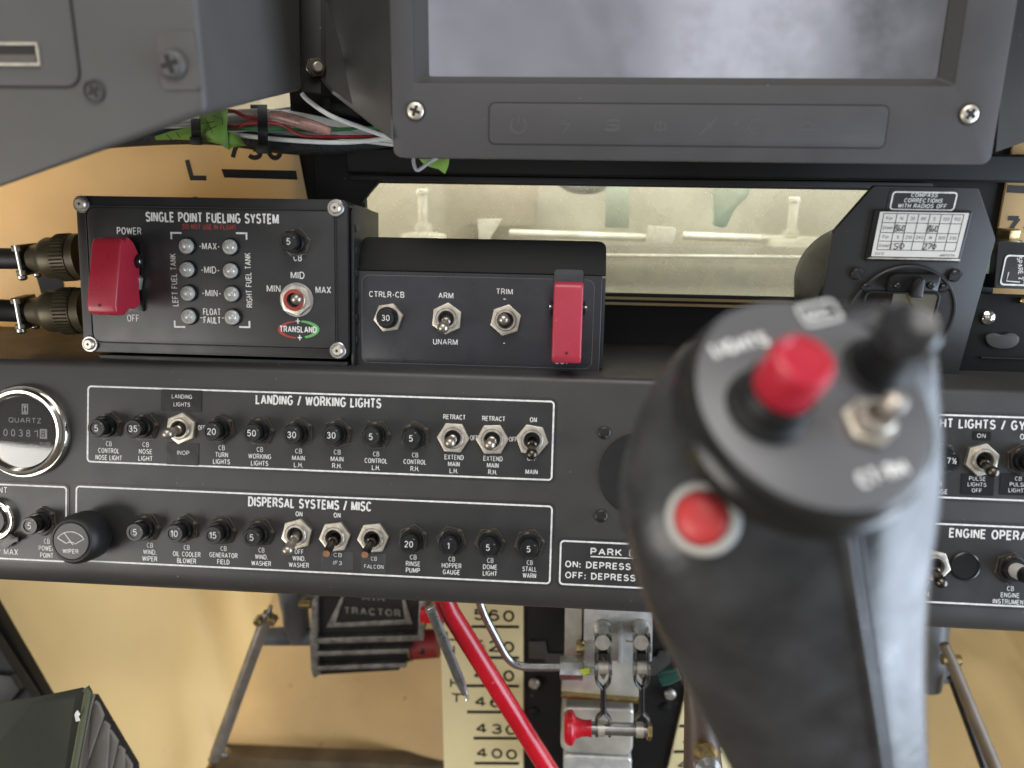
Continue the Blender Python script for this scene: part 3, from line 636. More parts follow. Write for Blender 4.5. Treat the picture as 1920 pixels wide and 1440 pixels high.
for x, y, num, nm in [(206, 799, '5', 'CONTROL NOSE LIGHT'), (273, 800, '35', 'NOSE LIGHT'), (416, 805, '20', 'TURN LIGHTS'), (489, 808, '50', 'WORKING LIGHTS'), (562, 811, '30', 'MAIN L.H.'), (634, 812, '30', 'MAIN R.H.'),
                      (706, 814.5, '5', 'CONTROL L.H.'), (779, 817.5, '5', 'CONTROL R.H.'), (276.5, 988.5, '5', 'WIND. WIPER'), (348, 991, '10', 'OIL COOLER BLOWER'), (418.5, 994, '15', 'GENERATOR FIELD'), (489, 998, '5', 'WIND. WASHER'),
                      (775, 1010, '20', 'RINSE PUMP'), (847, 1013, '1', 'HOPPER GAUGE'), (919, 1016, '5', 'DOME LIGHT'), (993, 1019, '5', 'STALL WARN'), (84, 977, '5', 'POWER POINT'), (1762, 858, '7½', 'dark caption beside the grip'), (1915, 862, '5', 'PULSE LIGHTS sticker')]:
    breaker(pan, P, x, y, num, BM, .0120, random.uniform(0, 60), f'black push breaker marked {num} over {nm}')
def pulled(x, y):   # tripped breaker with its white band showing
    o = breaker(pan, P, x, y, None, BM, .0120, 20, 'popped breaker with white band over ENGINE INSTRUMENT')
    for ch in list(o.children):
        if ch.name.startswith('button'): bpy.data.objects.remove(ch)
    part('white_band', MB().lathe([(.0038, .0045), (.0038, .013), (.003, .0131)], seg=28), card_white, o)
    part('button', MB().lathe([(.0038, .0131), (.0044, .0135), (.0044, .020), (.0040, .0208), (.0, .0208)], seg=28), black_plastic, o)
pulled(1893, 1064)
NUTS = hexnut(.0083, .0026, .0056).mesh('nut', nickel_bright, .0003)
RING = MB().lathe([(.0056, .0002), (.0056, .0042), (.0052, .0047), (.0043, .0047), (.0040, .0043), (.0038, .0006)], seg=32).mesh('bushing', nickel)
HOLE = MB().lathe([(.0055, .0002), (.0055, .0012), (0, .0012)], seg=24).mesh('well', black_ink)
def toggle(parent, Fr, x, y, tx, ty, label, h=.0155, rot=None, lm=None, nutm=None, r=(.0017, .0029), n=.0003, tip=None, nut=None, ring=None):
    u, v = Fr.uv(x, y)
    o = link('toggle_switch', nut or NUTS, parent, (u, v, n), (0, 0, rad(random.uniform(0, 60) if rot is None else rot)), label)
    link('bushing', ring or RING, o); link('well', HOLE, o)
    tu, tv = Fr.uv(tx, ty, h + n)
    d = Vector((tu - u, tv - v, h)); d.rotate(Euler((0, 0, -o.rotation_euler.z)))
    L_ = d.length; M_ = rot_to(d)
    prof = [(r[0] * 1.35, .0012), (r[0] * 1.35, .0052), (r[0], .0056)] + [(r[0] + (r[1] - r[0]) * (i / 6) ** .8, .0058 + (L_ - .0086) * i / 6) for i in range(1, 7)]
    if tip is None:
        prof += [(r[1] * math.cos(rad(a)), L_ - .0027 + r[1] * math.sin(rad(a)) * .95) for a in (20, 40, 60, 78, 90)]
    else: prof += [(r[1], L_ - .0006), (r[1] * .9, L_), (0, L_)]
    part('lever', MB().lathe(prof, seg=24, M=M_), lm or lever_metal, o)
    if tip is not None:
        part('lever_cap', MB().lathe([(r[1] * .82, L_ - .0001), (r[1] * .80, L_ + .0003), (0, L_ + .0003)], seg=24, M=M_), tip, o)
    return o
toggle(pan, P, 343, 802.5, 309, 815, 'toggle switch above the INOP sticker, lever to the left', .0175)
toggle(pan, P, 851, 820, 842, 832, 'toggle switch over EXTEND MAIN L.H.')
toggle(pan, P, 924, 823, 917, 836, 'toggle switch over EXTEND MAIN R.H.')
toggle(pan, P, 998, 824, 997, 857, 'toggle switch between ON and MAIN, lever down', lm=dark_lever)
toggle(pan, P, 559, 1000, 536, 1037, 'toggle switch over WIND. WASHER, lever down', .0175)
toggle(pan, P, 630, 1005, 612, 1038, 'toggle breaker with copper tip over the IF3 sticker', .0165, lm=dark_lever, r=(.0019, .0022), tip=copper)
toggle(pan, P, 701.5, 1007, 684, 1040, 'toggle breaker with copper tip over the FALCON sticker', .0165, lm=dark_lever, r=(.0019, .0022), tip=copper)
toggle(pan, P, 1837, 861, 1866, 890, 'toggle switch over the PULSE LIGHTS OFF sticker, dark lever down', .0150, lm=dark_lever)
toggle(pan, P, 1746, 1058, 1768, 1099, 'toggle switch over GEN., dark lever down', .0150, lm=dark_lever)
# blanking disc, round plug, screws
cu, cv = P.uv(1201, 889); cr = 79 * P.mm(1201, 889)
dc = part('blanking_disc', MB().lathe([(cr, .0001), (cr, .0006), (cr - .0003, .0009), (0, .0009)], (cu, cv, 0), 64), box_black, pan)
for x, y in ((1133, 811), (1127, 967), (1271, 815), (1270, 970)):
    u, v = P.uv(x, y); screw(pan, (u, v, .0002), .0032, .0009, black_metal, rot=random.random())
cu, cv = P.uv(1808, 1061); cr = 28 * P.mm(1808, 1061)
part('hole_plug', MB().lathe([(cr, .0003), (cr, .0012), (cr * .9, .0016), (cr * .86, .0011), (0, .0011)], (cu, cv, 0), 48), black_plastic, pan)
# hour meter
hu, hv = P.uv(51, 808); R0 = .0247
hm = part('hour_meter', MB().lathe([(R0, 0), (R0, .0022), (R0 - .0008, .0034), (R0 - .0016, .0034), (R0 - .0017, .0050), (R0 - .0030, .0062), (R0 - .0042, .0060), (R0 - .0052, .0046), (.0190, .0040), (.0188, .0012)], (0, 0, 0), 72), chrome, pan, loc=(hu, hv, .0003), label='round chrome-rimmed hour meter marked QUARTZ')
part('dial', MB().lathe([(.0192, .0010), (.0192, .0014), (0, .0014)], seg=64), dial_black, hm)
part('cover_glass', MB().lathe([(.0194, .0034), (.0194, .0040), (0, .0040)], seg=64), glass, hm)
def htext(s, dx, dy, h, w, m=None, bold=.004, z=.0016, track=1.0, par=None):
    me = text_mesh(s, m or white_ink, h, w, bold, 1.5, track); return link('lettering', me, par or hm, (dx, dy, z))
htext('QUARTZ', 0, .0058, .0027, .0180)
htext('HOURS', .0004, -.0104, .0024, .0115, grey_ink)
dw = part('drum_window', MB().prism(rrect(-.0128, .0128, -.0040, .0020, .0003, 2), .00145, .0016), drum_black, hm)
for i, ch in enumerate('003818'):
    htext(ch, -.0105 + i * .0042, -.0010, .0038, .0023, None, .004, .0018, par=dw)
part('tenths_drum', MB().prism(rrect(.0084, .0124, -.0036, .0016, .0003, 2), .0016, .0017), card_white, dw)
me = text_mesh('8', black_ink, .0036, .0022, .004); link('lettering', me, dw, (.0104, -.0010, .0019))
htext('1/10', .0112, -.0062, .0018, .0060)
part('hourglass_mark', MB().ring(rrect(-.0017, .0017, .0090, .0145, .0002, 2), rrect(-.0012, .0012, .0095, .0140, .0001, 2), .0015, .00165), white_ink, hm)
part('hourglass_mark', MB().prism([(-.0010, .0098), (.0010, .0098), (.00015, .01175), (.0010, .0137), (-.0010, .0137), (-.00015, .01175)], .0015, .00165), white_ink, hm)
# power socket
su, sv = P.uv(-4, 973)
so = part('power_socket', MB().lathe([(.0112, 0), (.0112, .0025), (.0104, .0034), (.0098, .0034), (.0090, .0026), (.0086, .0024), (.0080, .0030), (.0076, .0010), (0, .0010)], (0, 0, 0), 48), chrome, pan, loc=(su, sv, .0003), label='round chrome power socket cut by the picture edge')
part('socket_cap', MB().lathe([(.0078, .0012), (.0078, .0036), (.0070, .0046), (0, .0048)], seg=40), black_plastic, so)
part('cap_latch', MB().prism(roundpoly([(.004, -.0125), (.010, -.0066), (.0128, -.0086), (.0142, -.0080), (.0142, -.0108), (.0122, -.0110), (.0072, -.0150)], .0006), .0012, .0034), black_plastic, so, .0004)
# wiper knob
wu, wv = P.uv(181, 997)
prof = [(.0075, 0), (.0085, .003), (.0118, .0045), (.0128, .0062), (.0128, .0150), (.0126, .0170), (.0119, .0192), (.0108, .0204), (.0098, .0206), (.0095, .0202), (0, .0202)]
seg = 72; vs = []; fs = []
for i in range(seg):
    t = 2 * math.pi * i / seg
    for r_, z in prof:
        q = r_ * (1 - .018 * (i % 2)) if r_ > .0117 else r_
        vs.append((q * math.cos(t), q * math.sin(t), z))
k = len(prof)
for i in range(seg):
    j = (i + 1) % seg
    for q in range(k - 1): fs.append((i * k + q, j * k + q, j * k + q + 1, i * k + q + 1))
wk = part('wiper_knob', MB().add(vs, fs), knob_black, pan, loc=(wu, wv, .0004), label='large black rotary knob marked WIPER')
part('knob_face', MB().lathe([(.0092, .0200), (.0092, .0207), (.0090, .0209), (0, .0209)], seg=48), placard_black, wk)
htext('WIPER', 0, -.0050, .0023, .0083, None, .014, .0211, par=wk)
def strokes(paths, w, z, name, m, parent):
    mb = MB()
    for path in paths: mb.tube([(x, y, z) for x, y in path], w, 6)
    return part(name, mb, m, parent)
arc = lambda cx, cy, r, a, b, n=12: [(cx + r * math.cos(rad(a + (b - a) * i / n)), cy + r * math.sin(rad(a + (b - a) * i / n))) for i in range(n + 1)]
wi = arc(0, -.0040, .0088, 142, 38); wl = arc(0, -.0040, .0036, 50, 130, 8)
strokes([wi + wl + [wi[0]], [(.0012, -.0018), (-.0034, .0040)]], .00022, .0210, 'wiper_symbol', white_ink, wk)
# ================================================================== FUELLING BOX
fb = thing('fueling_control_box', 'black fuelling control box with red guarded switch and eight clear lamps', 'control box', F)
fq = F.uvs([(143, 366), (650, 375), (655, 671), (156, 662)])
x0 = (fq[0][0] + fq[3][0]) / 2; x1 = (fq[1][0] + fq[2][0]) / 2; y1 = (fq[0][1] + fq[1][1]) / 2; y0 = (fq[2][1] + fq[3][1]) / 2
part('enclosure', MB().prism(rrect(x0, x1, y0, y1, .0035), -.052, -.0022), box_black, fb, .0006)
part('front_plate', MB().prism(rrect(x0, x1, y0, y1, .0035), -.0018, 0), box_black, fb, .0005)
lq = F.uvs([(166, 389), (627, 396), (630, 651), (175, 641)])
a0_, a1_ = (lq[0][0] + lq[3][0]) / 2, (lq[1][0] + lq[2][0]) / 2; b1_, b0_ = (lq[0][1] + lq[1][1]) / 2, (lq[2][1] + lq[3][1]) / 2
flb = part('face_label', MB().prism(rrect(a0_, a1_, b0_, b1_, .0045), .0002, .0008), placard_black, fb, .0003)
part('label_groove', MB().ring(rrect(a0_ - .0009, a1_ + .0009, b0_ - .0009, b1_ + .0009, .0052), rrect(a0_ - .0005, a1_ + .0005, b0_ - .0005, b1_ + .0005, .005), .0001, .0009), box_black, fb)
# mounting tray under and beside the box
part('tray_lip', MB().prism([(x0 + .006, y0 - .0015), (x1 - .001, y0 - .0015), (x1 - .001, y0 - .0050), (x0 + .009, y0 - .0050)], -.045, -.0015), box_black, fb, .0008)
part('tray_side', MB().prism([(x1 + .0008, y0 - .005), (x1 + .0026, y0 - .005), (x1 + .0026, y1 - .002), (x1 + .0008, y1 - .006)], -.055, -.0025), box_black, fb, .0005)
for i in range(6):
    yy = y0 + .010 + i * .0115
    part('side_bump', MB().box((x1 + .0030, yy, -.006), (.0010, .0036, .004)), box_black, fb, .0004)
for x, y in ((154, 383), (630, 390), (170, 645), (634, 657)):
    u, v = F.uv(x, y)
    w = part('washer', MB().lathe([(.0044, .0001), (.0044, .0008), (.0040, .0011), (.0026, .0011)], seg=32), steel, fb, loc=(u, v, 0))
    s_ = screw_mb(.0031, .0017)
    sc_ = part('screw_head', s_[0], nickel_bright, w, loc=(0, 0, .0010), rot=(0, 0, random.random())); 
    part('drive_recess', MB().prism([(x_ * 1, y_) for x_, y_ in circle(0, 0, .0009, 4)], .00265, .00276), black_ink, w)
FN = .00095
text(flb, F, 'SINGLE POINT FUELING SYSTEM', 397, 408.5, 18.5, 250, None, FN, bold=.020)
text(flb, F, 'DO NOT USE IN FLIGHT', 392.5, 425.5, 9, 101, red_ink, FN, bold=.012)
text(flb, F, 'POWER', 242, 433, 13, 46, None, FN, bold=.014)
text(flb, F, 'OFF', 249.6, 596.5, 13, 23, None, FN, bold=.014)
for s, x, y, w in (('-MAX-', 392.5, 461.5, 39), ('-MID-', 394, 506, 35), ('-MIN-', 396.5, 549.5, 36), ('FLOAT\nFAULT', 397.5, 592.5, 33)):
    text(flb, F, s, x, y, 13 if '\n' not in s else 12.5, w, None, FN, bold=.014, line=1.22)
for s, x, y in (('-', 377.5, 595), ('-', 418, 595.5)): text(flb, F, s, x, y, 10, 6, None, FN, bold=.015)
text(flb, F, 'LEFT FUEL TANK', 326.5, 525, 11.5, 95, None, FN, rot=91, bold=.012)
text(flb, F, 'RIGHT FUEL TANK', 466, 525.5, 11.5, 99, None, FN, rot=91, bold=.012)
text(flb, F, 'CB', 558, 483, 13, 16, None, FN, bold=.012)
text(flb, F, 'MID', 558, 516, 13, 26, None, FN, bold=.012)
text(flb, F, 'MIN', 513, 541, 13, 26, None, FN, bold=.012)
text(flb, F, 'MAX', 606, 543.5, 13, 29, None, FN, bold=.012)
for cx_, cy_, sx_, sy_ in ((321, 435, 1, 1), (465, 436, -1, 1), (328, 614, 1, -1), (471, 615, -1, -1)):
    k = F.mm(cx_, cy_); u, v = F.uv(cx_, cy_); a, b, t = 21 * k * sx_, -13 * k * sy_, 3.2 * k
    part('corner_mark', MB().prism([(u, v), (u + a, v), (u + a, v - t * sy_), (u + t * sx_, v - t * sy_), (u + t * sx_, v + b), (u, v + b)], FN - .00005, FN + .00005), white_ink, flb)
lamps_txt = ['MAX', 'MID', 'MIN', 'FLOAT FAULT']
LED1 = MB().lathe([(.0045, 0), (.0045, .0011), (.0042, .0016), (.0037, .0017)], seg=28).mesh('lamp_ring', black_plastic)
LED2 = MB().lathe([(.0039, .0010), (.0039, .0016), (.0035, .0026), (.0029, .0029), (.0028, .0026), (.0021, .0033), (.0020, .0030), (.0012, .0036), (.0011, .0033), (0, .0037)], seg=28).mesh('lens', led_lens)
for side, pts in (('LEFT', ((354, 461.5), (355, 505), (356.6, 549.6), (358, 593))), ('RIGHT', ((435, 463), (436, 507.5), (438, 551), (439, 594.5)))):
    for (x, y), nm in zip(pts, lamps_txt):
        u, v = F.uv(x, y); o = link('indicator_lamp', LED1, fb, (u, v, .0009), None, f'clear domed lamp at {nm} of {side} FUEL TANK'); link('lens', LED2, o)
breaker(fb, F, 557, 455, '5', BMF, .0120, 12, 'black push breaker marked 5 over CB', n=.0009)
tg = toggle(fb, F, 558, 562, 556, 560, 'toggle switch with red washer between MIN and MAX', .0145, n=.0009, lm=lever_metal)
part('red_washer', MB().ring(circle(0, 0, .0054, 28), circle(0, 0, .0037, 28), .0046, .0051), red_ink, tg)
part('tab_washer', MB().lathe([(.0088, .0001), (.0088, .0005), (.005, .0006)], seg=30), steel, tg)
# maker's oval mark
lg = lambda x, y: F.uv(x, y, FN)
def arcband(pts_o, pts_i, m): part('logo_arc', MB().prism(F.uvs(pts_o + pts_i[::-1], FN), FN - .00005, FN + .00004), m, flb)
def el(cx_, cy_, a, b, t0, t1, n=16): return [(cx_ + a * math.cos(rad(t0 + (t1 - t0) * i / n)), cy_ - b * math.sin(rad(t0 + (t1 - t0) * i / n))) for i in range(n + 1)]
arcband(el(560, 618, 39, 17, 100, 262), el(563, 618, 34, 14.5, 104, 258), red_ink)
arcband(el(560, 618, 39, 17.5, 82, -70), el(557, 618, 33, 14, 78, -66), green_ink)
text(flb, F, 'TRANSLAND', 559, 617.5, 12, 70, None, FN + .0001, bold=.020)
for x, y in ((558.5, 602), (562, 633)):
    k = F.mm(x, y); u, v = lg(x, y)
    part('logo_nozzle', MB().prism([(u - 4 * k, v - k), (u - k, v - k), (u - k, v - 5 * k), (u + k, v - 5 * k), (u + k, v - k), (u + 4 * k, v - k), (u + 4 * k, v + k), (u + k, v + k), (u + k, v + 5 * k), (u - k, v + 5 * k), (u - k, v + k), (u - 4 * k, v + k)], FN - .00004, FN + .00004), white_ink, flb)
# red switch guard
def guard(parent, Fr, cx_, cy_, prof, w, m, plate, label, n0=.0009, tabm=None):
    u, v = Fr.uv(cx_, cy_)
    o = part('switch_guard', MB(), m, parent, loc=(u, v, n0)) if False else None
    mb = MB(); k = len(prof)
    vs = [(-w / 2, a, b) for a, b in prof] + [(w / 2, a, b) for a, b in prof]
    mb.add(vs, [tuple(range(k)), tuple(range(k, 2 * k))[::-1]] + [(i, k + i, k + (i + 1) % k, (i + 1) % k) for i in range(k)])
    o = part('switch_guard', mb, m, parent, .0013, 3, loc=(u, v, n0), label=label, smooth=50)
    part('guard_base', MB().prism(rrect(-plate[0] / 2, plate[0] / 2, plate[1], plate[2], .001), 0, .0012), black_plastic, o, .0002)
    for s in (-1, 1):
        part('hinge_ear', MB().prism(roundpoly([(.0035, .0012), (.0105, .0012), (.0105, .0060), (.0070, .0090), (.0035, .0070)], .0012), s * (w / 2 + .0002), s * (w / 2 + .0014)), black_plastic, o, .0002, rot=(rad(90), 0, rad(90)))
        part('hinge_pin', MB().lathe([(.0016, 0), (.0016, .0008), (.0010, .0012), (0, .0012)], seg=16, M=Matrix.Rotation(rad(90 * s), 3, 'Y')), steel, o, loc=(s * (w / 2 + .0013), .0070, .0058))
    return o
gp = [(.0105, .0030), (.0165, .0075), (.0192, .0125), (.0165, .0150), (.0182, .0180), (.0150, .0200), (-.0150, .0268), (-.0185, .0262), (-.0200, .0235), (-.0200, .0185), (-.0165, .0125), (-.0175, .0085), (-.0150, .0035), (-.0080, .0042), (.0020, .0030)]
g1 = guard(fb, F, 245, 515, gp, .0150, red_guard, (.0148, -.0190, .0190), 'dark red flip-up guard over the POWER switch')
part('guard_hole', MB().lathe([(.0007, 0), (.0007, .0003), (0, .0003)], seg=14, M=Matrix.Rotation(rad(0), 3, 'X')), black_ink, g1, loc=(-.0005, -.0150, .0267), rot=(rad(-8), 0, 0))
u_, v_ = F.uv(262, 545); part('switch_nut', MB().prism(circle(0, 0, .0060, 6, .3), 0.0, .0032), nickel_bright, g1, .0003, loc=(.0024, -.0035, .0013))

# ---- plugged cable connectors on the box's side
def connector(label, tip, tail, R, cable, cr):
    """shell from the box side (tip) to the back clamp (tail), then the cable"""
    tip, tail = Vector(tip), Vector(tail); d = (tail - tip); L_ = d.length; M_ = rot_to(d)
    t = thing('cable_connector', label, 'connector', origin=tip)
    def lz(name, prof, m, seg=40, knurl=False):
        mb = MB(); mb.lathe(prof, (0, 0, 0), seg, M_); return part(name, mb, m, t)
    lz('coupling_ring', [(R * 1.02, 0), (R * 1.02, L_ * .10), (R * .96, L_ * .11), (R * .96, L_ * .13), (R, L_ * .14), (R, L_ * .36), (R * .90, L_ * .38)], olive_metal)
    mb = MB()
    for i in range(40):
        a = 2 * math.pi * i / 40
        p = [M_ @ Vector((R * 1.015 * math.cos(a), R * 1.015 * math.sin(a), L_ * z)) for z in (.16, .34)]
        mb.tube(p, R * .035, 4)
    o = part('knurling', mb, olive_metal, t); o['kind'] = 'stuff'
    lz('back_shell', [(R * .90, L_ * .37), (R * .92, L_ * .52), (R * .84, L_ * .58), (R * .66, L_ * .66), (R * .60, L_ * .78), (R * .55, L_ * .80), (R * .5, L_ * .8)], olive_metal)
    for s in (-1, 1):
        c = M_ @ Vector((0, 0, L_ * .88))
        part('clamp_bar', MB().box((0, s * cr * 1.15, 0), (R * 1.25, R * .26, R * .42)), olive_metal, t, .0005, loc=c, rot=M_.to_euler())
    for s in (-1, 1):
        b0 = M_ @ Vector((s * R * .56, -R * .66, L_ * .88)); b1 = M_ @ Vector((s * R * .56, R * .66, L_ * .88))
        part('clamp_screw', MB().tube([b0, b1], R * .10, 10), steel, t)
        part('screw_head', MB().lathe([(R * .2, 0), (R * .2, R * .12), (R * .12, R * .2), (0, R * .2)], seg=14, M=rot_to(b0 - b1)), steel, t, loc=b0)
    part('cable', MB().tube(smoothpath([M_ @ Vector((0, 0, L_ * .6))] + [Vector(c) - tip for c in cable]), cr, 20), rubber, t)
    return t
Fw = lambda x, y, n: F.M @ F.p3(x, y, n)
connector('olive metal cable plug, upper of two beside the fuelling box', Fw(158, 481, -.022), Fw(36, 487, -.020), .0125, [Fw(36, 485, -.020), Fw(-30, 484, -.020), Fw(-120, 480, -.02)], .0058)
connector('olive metal cable plug, lower of two beside the fuelling box', Fw(166, 582, -.020), Fw(32, 585, -.016), .0125, [Fw(34, 583, -.016), Fw(-30, 582, -.010), Fw(-120, 590, -.004)], .0062)

# ================================================================== TRIM BOX
tb = thing('trim_control_box', 'charcoal trim control box with arm toggle and long red guard', 'control box', T)
tq = T.uvs([(671, 507), (1127, 517), (1126, 707), (665, 692)])
x0 = (tq[0][0] + tq[3][0]) / 2; x1 = (tq[1][0] + tq[2][0]) / 2; y1 = (tq[0][1] + tq[1][1]) / 2; y0 = (tq[2][1] + tq[3][1]) / 2
part('front_plate', MB().prism(rrect(x0, x1, y0, y1, .0012), -.0020, 0), trim_grey, tb, .0008, 3)
part('side_flange', MB().prism([(x1 - .0002, y0 + .004), (x1 + .0018, y0 + .004), (x1 + .0018, y1 - .001), (x1 - .0002, y1 - .001)], -.034, -.0021), trim_grey, tb, .0005)
part('side_flange', MB().prism([(x0 - .0012, y0 + .003), (x0 + .0004, y0 + .003), (x0 + .0004, y1 - .001), (x0 - .0012, y1 - .001)], -.034, -.0021), trim_grey, tb, .0005)
part('back_shell', MB().prism([(x0 + .002, y0 + .002), (x1 - .002, y0 + .002), (x1 - .002, y1 - .002), (x0 + .002, y1 - .002)], -.033, -.0024), box_black, tb, .0006)
# bent-back top flap
fl = MB(); hgt = .0195; w0, w1 = x0 + .0002, x1 + .0018
fp = roundpoly([(w0, 0), (w1, 0), (w1, hgt), (w0, hgt)], [0, 0, .0048, .0048])
part('top_flap', fl.prism(fp, -.0016, 0), flap_black, tb, .0005, loc=(0, y1 + .0003, -.0022), rot=(rad(-24), 0, 0))
for xx in (x0 + .001, x1 - .001):
    part('flap_tab', MB().box((xx, y1 + .0010, -.004), (.0026, .0024, .002)), nickel, tb, .0003)
    part('corner_tab', MB().box((xx, y0 - .0006, -.004), (.0030, .0028, .003)), steel, tb, .0003)
lq = T.uvs([(679, 515), (1115, 525), (1109, 690), (679, 681)])
a0_, a1_ = (lq[0][0] + lq[3][0]) / 2, (lq[1][0] + lq[2][0]) / 2; b1_, b0_ = (lq[0][1] + lq[1][1]) / 2, (lq[2][1] + lq[3][1]) / 2
tl_ = part('face_label', MB().prism(rrect(a0_, a1_, b0_, b1_, .0040), .0001, .0004), label_grey, tb, .0001)
border(tl_, a0_ - .0001, a1_ + .0001, b0_ - .0001, b1_ + .0001, .0041, .00024, .00030, .00046, grey_ink, 'label_edge')
TT = .0005
for s, x, y, h, w in (('CTRLR-CB', 725, 552, 11, 66), ('ARM', 836, 554, 11, 28), ('UNARM', 835, 641, 11, 46), ('TRIM', 946, 546.6, 11, 31), ('+', 946, 560.5, 7, 7), ('-', 945, 643, 10, 5), ('OUT', 1053.5, 677, 12, 26)):
    text(tl_, T, s, x, y, h, w, None, TT, bold=.010 if len(s) > 1 else .02)
breaker(tb, T, 730, 595, '30', BMS, .0085, 10, 'push breaker marked 30 in a bright nut', nh=11, n=.0004)
toggle(tb, T, 839, 597, 829, 618, 'toggle switch between ARM and UNARM, lever down', .0165, n=.0004)
toggle(tb, T, 949, 600, 943, 598.5, 'toggle switch below TRIM, lever straight out', .0150, n=.0004)
gp2 = [(.0150, .0020), (.0195, .0060), (.0200, .0150), (.0180, .0172), (-.0170, .0190), (-.0200, .0175), (-.0205, .0130), (-.0170, .0080), (-.0160, .0020)]
g2 = guard(tb, T, 1064, 602, gp2, .0146, red_guard_pale, (.0152, -.0140, .0240), 'long red flip-up guard over OUT', n0=.0004)
part('clear_tab', MB().prism(rrect(-.0074, .0074, .0150, .0262, .0016), .0013, .0016), clear_film, g2)
part('guard_hole', MB().lathe([(.0007, 0), (.0007, .0003), (0, .0003)], seg=14), black_ink, g2, loc=(0, -.0150, .0189), rot=(rad(-3), 0, 0))

# ================================================================== DISPLAY
dp = thing('display_unit', 'large grey display with a pale reflecting screen and narrow button strip', 'display', D)
def dframe(pts, n=0): return D.uvs(pts, n)
ul, ur = D.uv(735, 200)[0], D.uv(1875, 200)[0]; vbt = D.uv(1290, 302)[1]; vtp = .150
sl, sr = D.uv(799, 70)[0], D.uv(1781, 60)[0]; sb = D.uv(1280, 143)[1]
ol, orr = D.uv(776, 80)[0], D.uv(1802, 80)[0]; ob = D.uv(1280, 158)[1]
R_ = lambda a, b, c, d, r: rrect(a, b, c, d, r, 5)
part('bezel', MB().ring(R_(ul, ur, vbt, vtp, .0042), R_(ol, orr, ob, vtp - .012, .0012), -.010, 0), bezel_grey, dp, .0006)
ch = MB(); o_, i_ = R_(ol, orr, ob, vtp - .012, .0012), R_(sl, sr, sb, vtp - .016, .0014); n_ = len(o_)
ch.add([(x, y, -.0002) for x, y in o_] + [(x, y, -.0050) for x, y in i_], [(i, (i + 1) % n_, n_ + (i + 1) % n_, n_ + i) for i in range(n_)])
part('screen_chamfer', ch, bezel_edge, dp)
part('screen', MB().prism(R_(sl - .002, sr + .002, sb - .002, vtp - .012, .001), -.0090, -.0056), screen, dp)
part('housing', MB().prism(R_(ul + .004, ur - .004, vbt + .003, vtp - .002, .003), -.050, -.0101), dark_grey, dp, .001)
bu = D.uvs([(915, 192), (1668, 196), (1660, 277), (917, 273)])
b0u, b1u, b0v, b1v = (bu[0][0] + bu[3][0]) / 2, (bu[1][0] + bu[2][0]) / 2, (bu[2][1] + bu[3][1]) / 2, (bu[0][1] + bu[1][1]) / 2
kp = part('button_strip', MB().prism(R_(b0u + .0005, b1u - .0005, b0v + .0005, b1v - .0005, .0026), .0001, .0003), bezel_grey, dp, .0001)
border(kp, b0u, b1u, b0v, b1v, .0030, .0006, .00005, .00022, black_ink, 'strip_groove')
for x, y in ((779, 208), (1817, 214)):
    u, v = D.uv(x, y); screw(dp, (u, v, .0001), .0040, .0014, nickel_bright, rot=random.random() * 2)
    part('screw_rim', MB().ring(circle(u, v, .0046, 28), circle(u, v, .0040, 28), .00002, .0003), black_ink, dp)
def icon(x, y, paths, w=.0004): 
    u, v = D.uv(x, y); mb = MB()
    for k_, p in enumerate(paths): ribbon(mb, [(u + a, v + b) for a, b in p], w, .00036 + k_ * 2e-6)
    me = bpy.data.meshes.new('icon'); me.from_pydata(mb.v, [], mb.f); me.materials.append(icon_ink); return link('icon', me, kp)
icon(972, 235, [arc(0, 0, .0034, 125, 415, 20), [(0, .0008), (0, .0046)]])
icon(1061, 234, [[(.0014, .0040), (-.0018, .0004), (.0016, .0004), (-.0014, -.0040)]])
text(kp, D, 'S', 1146, 235, 24, 33, icon_ink, .0004, bold=.05, shear=.25, name='icon')
icon(1238, 237, [[(-.0022, .0014), (.0022, .0014), (.0022, -.0014), (-.0022, -.0014), (-.0022, .0014)], [(0, .0026), (0, -.0026)]])
icon(1328, 237, [[(-.0036, -.0036), (.0036, .0036)], [(-.001, .002), (.002, -.001)]], .0006)
icon(1416, 238, [arc(0, 0, .0030, 60, 300, 14)])
icon(1511, 238, [arc(0, -.0010, .0030, 10, 170, 12), [(-.0044, -.0012), (.0044, -.0012)]])
icon(1604, 233, [[(-.0046, .0010), (.0046, .0010)], [(-.0046, -.0032), (.0046, -.0032)]], .0002)
# slanted side shroud behind the bezel
sh_ = thing('display_shroud', 'dark grey sheet-metal shroud running back from the display with a hex bolt', 'shroud', D)
def slab(pts, th, m, parent, name, bev=.0006):
    """a thick plate through world points"""
    p = [D.loc(q) for q in pts]; nrm = (p[1] - p[0]).cross(p[2] - p[0]).normalized() * th
    n = len(p); mb = MB(); mb.add([tuple(q) for q in p] + [tuple(q - nrm) for q in p], [tuple(range(n)), tuple(range(n, 2 * n))[::-1]] + [(i, (i + 1) % n, n + (i + 1) % n, n + i) for i in range(n)])
    return part(name, mb, m, parent, bev)
slab([at(730, -140, .356), at(601, -140, .408), at(601, 150, .408), at(623, 176, .408), at(700, 237, .370), at(733, 262, .356)], .0016, dark_grey, sh_, 'side_sheet')
slab([at(602, -140, .409), at(563, -140, .409), at(566, 171, .409), at(602, 176, .409)], .0016, black_wall, sh_, 'back_flange')
bo = part('hex_bolt', MB().prism(circle(0, 0, .0052, 6, .2), 0, .0034), olive_metal, sh_, .0006, loc=D.loc(at(590, 127, .406)), rot=(0, rad(38), 0))
part('bolt_shank', MB().lathe([(.0026, .003), (.0026, .0052), (.0020, .0058), (0, .0058)], seg=16), nickel_bright, bo)
slab([at(1904, -140, .352), at(1868, 285, .352), at(2000, 240, .42), at(2000, -140, .42)], .0015, black_wall, sh_, 'right_side_sheet')

